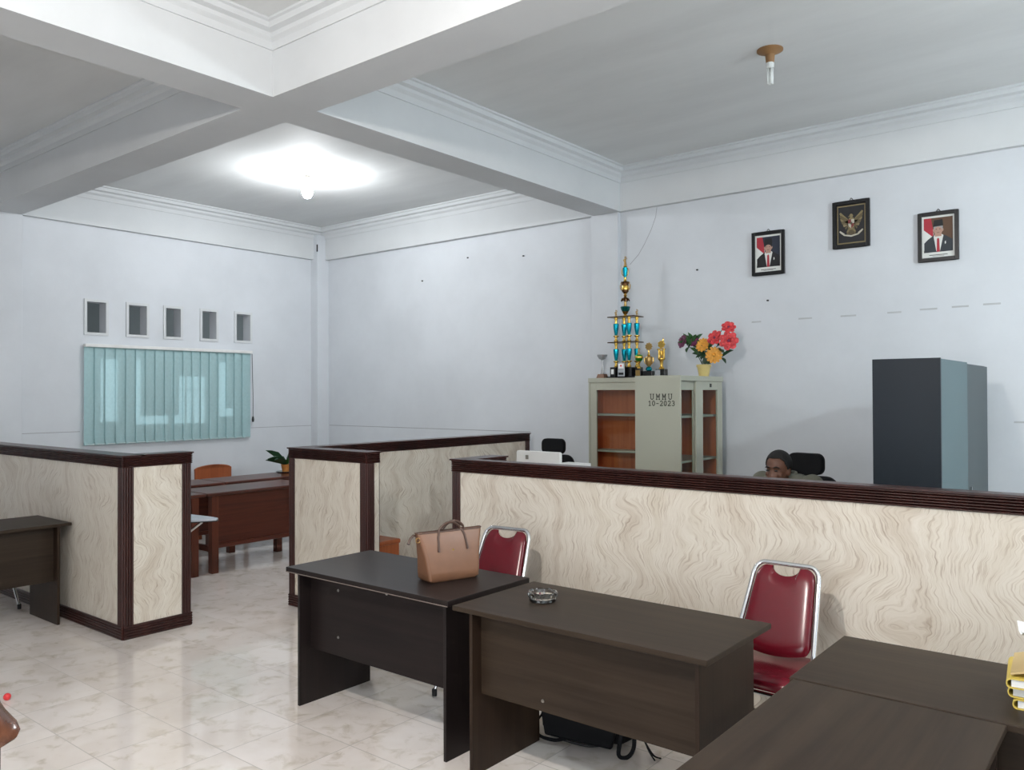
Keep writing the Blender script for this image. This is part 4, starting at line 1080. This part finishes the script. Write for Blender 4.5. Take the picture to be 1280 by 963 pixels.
# ------------------------------------------------------------------ potted plant on the far desk
t = thing('potted_plant', 'small leafy plant in an orange pot on a dark saucer, far desk', 'plant', (-8.22, 5.91, .77))
lat(t, 'saucer', M['blackplas'], [(.10, 0), (.12, .012), (.115, .016), (.02, .012)], seg=24)
lat(t, 'pot', M['terra'], [(.045, .012), (.06, .095), (.063, .10), (.056, .10), (.05, .085), (.004, .085)], seg=20)
lat(t, 'soil', M['soil'], [(.053, .084), (.03, .09), (.002, .092)], seg=16)
random.seed(11)
leafs('leaves', M['leafd'], [((0, 0, .09), (math.cos(a) * .6 + .25, math.sin(a) - .2, random.uniform(.15, .6)), random.uniform(.20, .32), .032) for a in [-1.2 - .42 * k for k in range(9)]])
leafs('leaves', M['leaf'], [((0, 0, .09), (math.cos(a), math.sin(a), random.uniform(.5, 1.2)), random.uniform(.10, .15), .024) for a in [.7 * k for k in range(9)]])

# ------------------------------------------------------------------ framed pictures
def picture(name, label, cx, cz, w, h, painter, group):
    t = thing(name, label, 'picture', (cx, YB, cz - h/2), 0, group)
    f = .030; y0, y1 = -.030, -.004
    B().box(-w/2, -w/2 + f, y0, y1, 0, h).box(w/2 - f, w/2, y0, y1, 0, h).box(-w/2 + f, w/2 - f, y0, y1, 0, f).box(-w/2 + f, w/2 - f, y0, y1, h - f, h).build('picture_frame', M['frame'], t, bevel=.003)
    B().box(-w/2 + f, w/2 - f, -.012, -.004, f, h - f).build('backing', M['frame'], t)
    painter(t, w - 2*f, h - 2*f, f)
    B().tube([(-.015, -.012, h), (0, -.008, h + .025), (.004, -.004, h + .02), (.02, -.012, h)], .003, 6).build('hook', M['blackplas'], t)
    return t
def flat(b, pts, layer, W, H, f):
    """pts in 0..1 of the print; layered 0.4 mm apart"""
    y = -.0125 - .0004 * layer
    P = [((u - .5) * W, v * H + f) for u, v in pts]
    b.prism(P, lambda p, q, w: (p, w, q), y, y + .0003)
def ov(cx, cy, rx, ry, n=18): return [(cx + rx * math.cos(2*PI*k/n), cy + ry * math.sin(2*PI*k/n)) for k in range(n)]
PC = [plain('print_white', rgb(222, 224, 220), .6), plain('print_navy', rgb(36, 42, 58), .6), plain('print_red', rgb(170, 44, 58), .6), plain('print_black', rgb(20, 21, 24), .6),
      plain('print_skin', rgb(176, 140, 124), .6), plain('print_brown', rgb(92, 66, 48), .6), plain('print_suit', rgb(48, 54, 60), .6), plain('print_hair', rgb(150, 150, 150), .6)]
def portrait(bg, suit, grey):
    def paint(t, W, H, f):
        b = B()
        def put(mi, pts, layer): b.mi = mi; flat(b, pts, layer, W, H, f)
        put(0, [(0, 0), (1, 0), (1, 1), (0, 1)], 0)
        a0, a1, v0, v1 = .06, .94, .13, .95
        put(bg, [(a0, v0), (a1, v0), (a1, v1), (a0, v1)], 1)
        put(0, [(a0, v0 + .05), (.36, .38), (.36, .60), (a0, .70)], 2)
        put(2, [(a0, .68), (.36, .48), (.34, .70), (.28, v1), (a0, v1)], 3)
        put(suit, [(a0 + .01, v0), (a1, v0), (a1, .40), (.74, .50), (.62, .54), (.36, .53), (.18, .44), (a0 + .01, .36)], 4)
        put(0, [(.44, v0 + .02), (.55, v0 + .02), (.66, .52), (.58, .56), (.40, .55), (.36, .50)], 5)
        put(2, [(.45, v0), (.55, v0), (.53, .44), (.50, .47), (.46, .44)], 6)
        put(4, [(.40, .50), (.60, .50), (.60, .60), (.40, .60)], 6)
        put(4, ov(.50, .65, .135, .125), 7)
        put(4, ov(.36, .65, .022, .035), 7); put(4, ov(.64, .65, .022, .035), 7)
        put(7 if grey else 3, [(.365, .66), (.64, .66), (.645, .745), (.36, .745)], 8)
        put(4, ov(.50, .655, .115, .075), 9)
        put(3, [(.345, .735), (.655, .745), (.635, .90), (.38, .89)], 10)
        for s in (-1, 1):
            put(3, ov(.50 + s * .055, .672, .020, .009, 10), 10)
        put(5, [(.455, .595), (.545, .595), (.535, .585), (.465, .585)], 10)
        put(4, [(.49, .665), (.51, .665), (.525, .622), (.475, .622)], 10)
        put(0, [(.70, .30), (.735, .32), (.73, .38), (.695, .36)], 6)
        put(3, [(.22, .055), (.78, .055), (.78, .070), (.22, .070)], 2); put(7, [(.32, .03), (.68, .03), (.68, .042), (.32, .042)], 2)
        b.build('portrait_print', PC, t)
    return paint
EC = [plain('emblem_black', rgb(30, 30, 33), .6), plain('emblem_gold', rgb(130, 116, 82), .5), plain('emblem_pale', rgb(186, 180, 164), .5), plain('emblem_red', rgb(120, 50, 48), .6), plain('emblem_darkgold', rgb(96, 84, 58), .5)]
def emblem(t, W, H, f):
    b = B()
    def put(mi, pts, layer): b.mi = mi; flat(b, pts, layer, W, H, f)
    put(1, [(.03, .02), (.97, .02), (.97, .98), (.03, .98)], 0)
    put(0, [(.065, .05), (.935, .05), (.935, .95), (.065, .95)], 1)
    for s in (-1, 1):
        X = lambda u: .5 + s * u
        for k in range(7):
            tip = (.40 - .015 * k * k * .5, .80 - .075 * k); rt = (.10, .60 - .012 * k)
            put(1 if k % 2 == 0 else 4, [(X(rt[0]), rt[1] + .03), (X(tip[0] - .05), tip[1] + .02), (X(tip[0]), tip[1]), (X(tip[0] - .03), tip[1] - .055), (X(rt[0]), rt[1] - .08)], 2 + k % 2)
        put(4, [(X(.02), .36), (X(.13), .24), (X(.16), .30), (X(.10), .42)], 3)
        put(1, [(X(.06), .40), (X(.15), .33), (X(.13), .30), (X(.05), .34)], 4)
        put(2, [(X(.22), .275), (X(.37), .36), (X(.40), .335), (X(.36), .30), (X(.24), .225)], 6)
    put(1, [(.42, .66), (.40, .45), (.46, .36), (.54, .36), (.60, .45), (.58, .66)], 4)
    put(1, ov(.50, .71, .065, .050), 5); put(1, [(.46, .72), (.40, .70), (.40, .685), (.47, .69)], 5)
    for k in range(-2, 3): put(4, [(.5 + k*.03 - .012, .36), (.5 + k*.03 + .012, .36), (.5 + k*.055 + .02, .235), (.5 + k*.055 - .02, .235)], 4)
    put(3, [(.40, .62), (.50, .62), (.50, .52), (.395, .52)], 6); put(2, [(.50, .62), (.60, .62), (.605, .52), (.50, .52)], 6)
    put(2, [(.395, .52), (.50, .52), (.50, .40), (.42, .45)], 6); put(3, [(.50, .52), (.605, .52), (.58, .45), (.50, .40)], 6)
    put(0, ov(.50, .525, .040, .032), 7); put(1, ov(.50, .525, .018, .015), 8)
    put(2, [(.26, .225), (.50, .185), (.74, .225), (.75, .26), (.50, .225), (.25, .26)], 6)
    b.build('emblem_print', EC, t)
picture('framed_portrait', 'framed portrait of a man in black cap, leftmost and lowest picture', -2.838, 2.983, .307, .398, portrait(1, 3, False), 'framed pictures on the back wall')
picture('framed_emblem', 'framed gold winged emblem on black between the two portraits', -2.106, 3.152, .308, .405, emblem, 'framed pictures on the back wall')
picture('framed_portrait', 'framed portrait of a man in black cap on brown, rightmost picture', -1.431, 2.963, .300, .399, portrait(5, 6, True), 'framed pictures on the back wall')

# ------------------------------------------------------------------ lamps
def lamp(label, x, y, mat, r=.055, cord=0.0):
    t = thing('ceiling_bulb', label, 'lamp', (x, y, ZC - cord))
    if cord: B().tube([(0, 0, 0), (0, 0, cord)], .006, 8).build('cord', M['white'], t)
    if cord:
        lat(t, 'ceiling_rose', M['socket'], [(.05, cord), (.05, cord - .02), (.012, cord - .035)], seg=24)
        lat(t, 'socket', M['socket'], [(.012, 0), (.022, -.02), (.022, -.09), (.020, -.10)], seg=20)
    else: lat(t, 'ceiling_rose', M['socket'], [(.115, 0), (.115, -.008), (.05, -.022), (.03, -.028), (.03, -.09), (.026, -.10)], seg=24)
    lat(t, 'bulb', mat, [(.018, -.095), (.022, -.12), (r * .8, -.16), (r, -.195), (r * .95, -.225), (r * .6, -.255), (.006, -.268)], seg=20)
    return t
lamp('glowing bulb on the ceiling in front of the blind wall', -6.99, 5.29, M['bulb'])
lamp('glowing bulb on the ceiling near the camera', -1.4, 0.4, M['bulbnear'], cord=.45)
lamp('glowing bulb on the ceiling at the far right', 2.2, 4.60, M['bulbright'], cord=.60)
t = thing('ceiling_bulb', 'unlit lamp with white tubes in a dusty brown ceiling holder', 'lamp', (-2.07, 5.37, ZC))
lat(t, 'ceiling_rose', M['rust'], [(.086, 0), (.086, -.008), (.055, -.020), (.032, -.036), (.027, -.085), (.024, -.09)], seg=24)
lat(t, 'socket', M['tube'], [(.024, -.085), (.027, -.10), (.024, -.125)], seg=16)
for s in (-1, 1):
    for q in (-1, 1): B().tube([(s*.011, q*.011, -.12), (s*.011, q*.011, -.235)], .0075, 8).build('glass_tube', M['tube'], t)

# ------------------------------------------------------------------ daylight, world, camera
def fill_daylight(name, loc, rot, sx, sy, power, col):  # area lamps added in the unseen openings to lift the room's shade
    l = bpy.data.lights.new(name, 'AREA'); l.shape = 'RECTANGLE'; l.size = sx; l.size_y = sy; l.energy = power; l.color = col
    o = bpy.data.objects.new(name, l); COL.objects.link(o); o.location = loc; o.rotation_euler = rot
    return o
sky = (0.80, 0.92, 1.0)
fill_daylight('window_fill_lamp', (XR + .02, 5.4, 1.85), (0, PI/2, 0), 1.6, 2.3, 15, sky)
fill_daylight('window_fill_lamp', (XR + .02, 1.0, 1.85), (0, PI/2, 0), 1.6, 3.2, 20, sky)
fill_daylight('door_fill_lamp', (-.6, YF - .02, 1.4), (PI/2, 0, 0), 1.7, 2.5, 40, (0.95, 0.97, 1.0))
w = bpy.data.worlds.new('world'); SC.world = w; w.use_nodes = True
bg = w.node_tree.nodes['Background']; bg.inputs[0].default_value = (0.85, 0.93, 1.0, 1); bg.inputs[1].default_value = 1.7

cam = bpy.data.cameras.new('camera'); co = bpy.data.objects.new('camera', cam); COL.objects.link(co)
cam.sensor_width = 36.0; cam.sensor_fit = 'HORIZONTAL'; cam.lens = 1018.804 / 1280 * 36.0; cam.clip_start = .05
yaw, pit, rol = math.radians(38.7947), math.radians(.62909), math.radians(.19896)
fw = Vector((-math.sin(yaw) * math.cos(pit), math.cos(yaw) * math.cos(pit), math.sin(pit)))
rt = Vector((math.cos(yaw), math.sin(yaw), 0)); dn = fw.cross(rt)
r2 = rt * math.cos(rol) + dn * math.sin(rol); d2v = -rt * math.sin(rol) + dn * math.cos(rol)
co.matrix_world = Matrix(((r2.x, -d2v.x, -fw.x, 0), (r2.y, -d2v.y, -fw.y, 0), (r2.z, -d2v.z, -fw.z, 1.70), (0, 0, 0, 1)))
SC.camera = co

SC.view_settings.view_transform = 'Standard'; SC.view_settings.look = 'None'
SC.view_settings.gamma = 1.0; SC.view_settings.use_curve_mapping = False
SC.view_settings.exposure = 0.38
SC.cycles.use_denoising = True
SC.cycles.max_bounces = 8; SC.cycles.diffuse_bounces = 4; SC.cycles.sample_clamp_indirect = 6.0
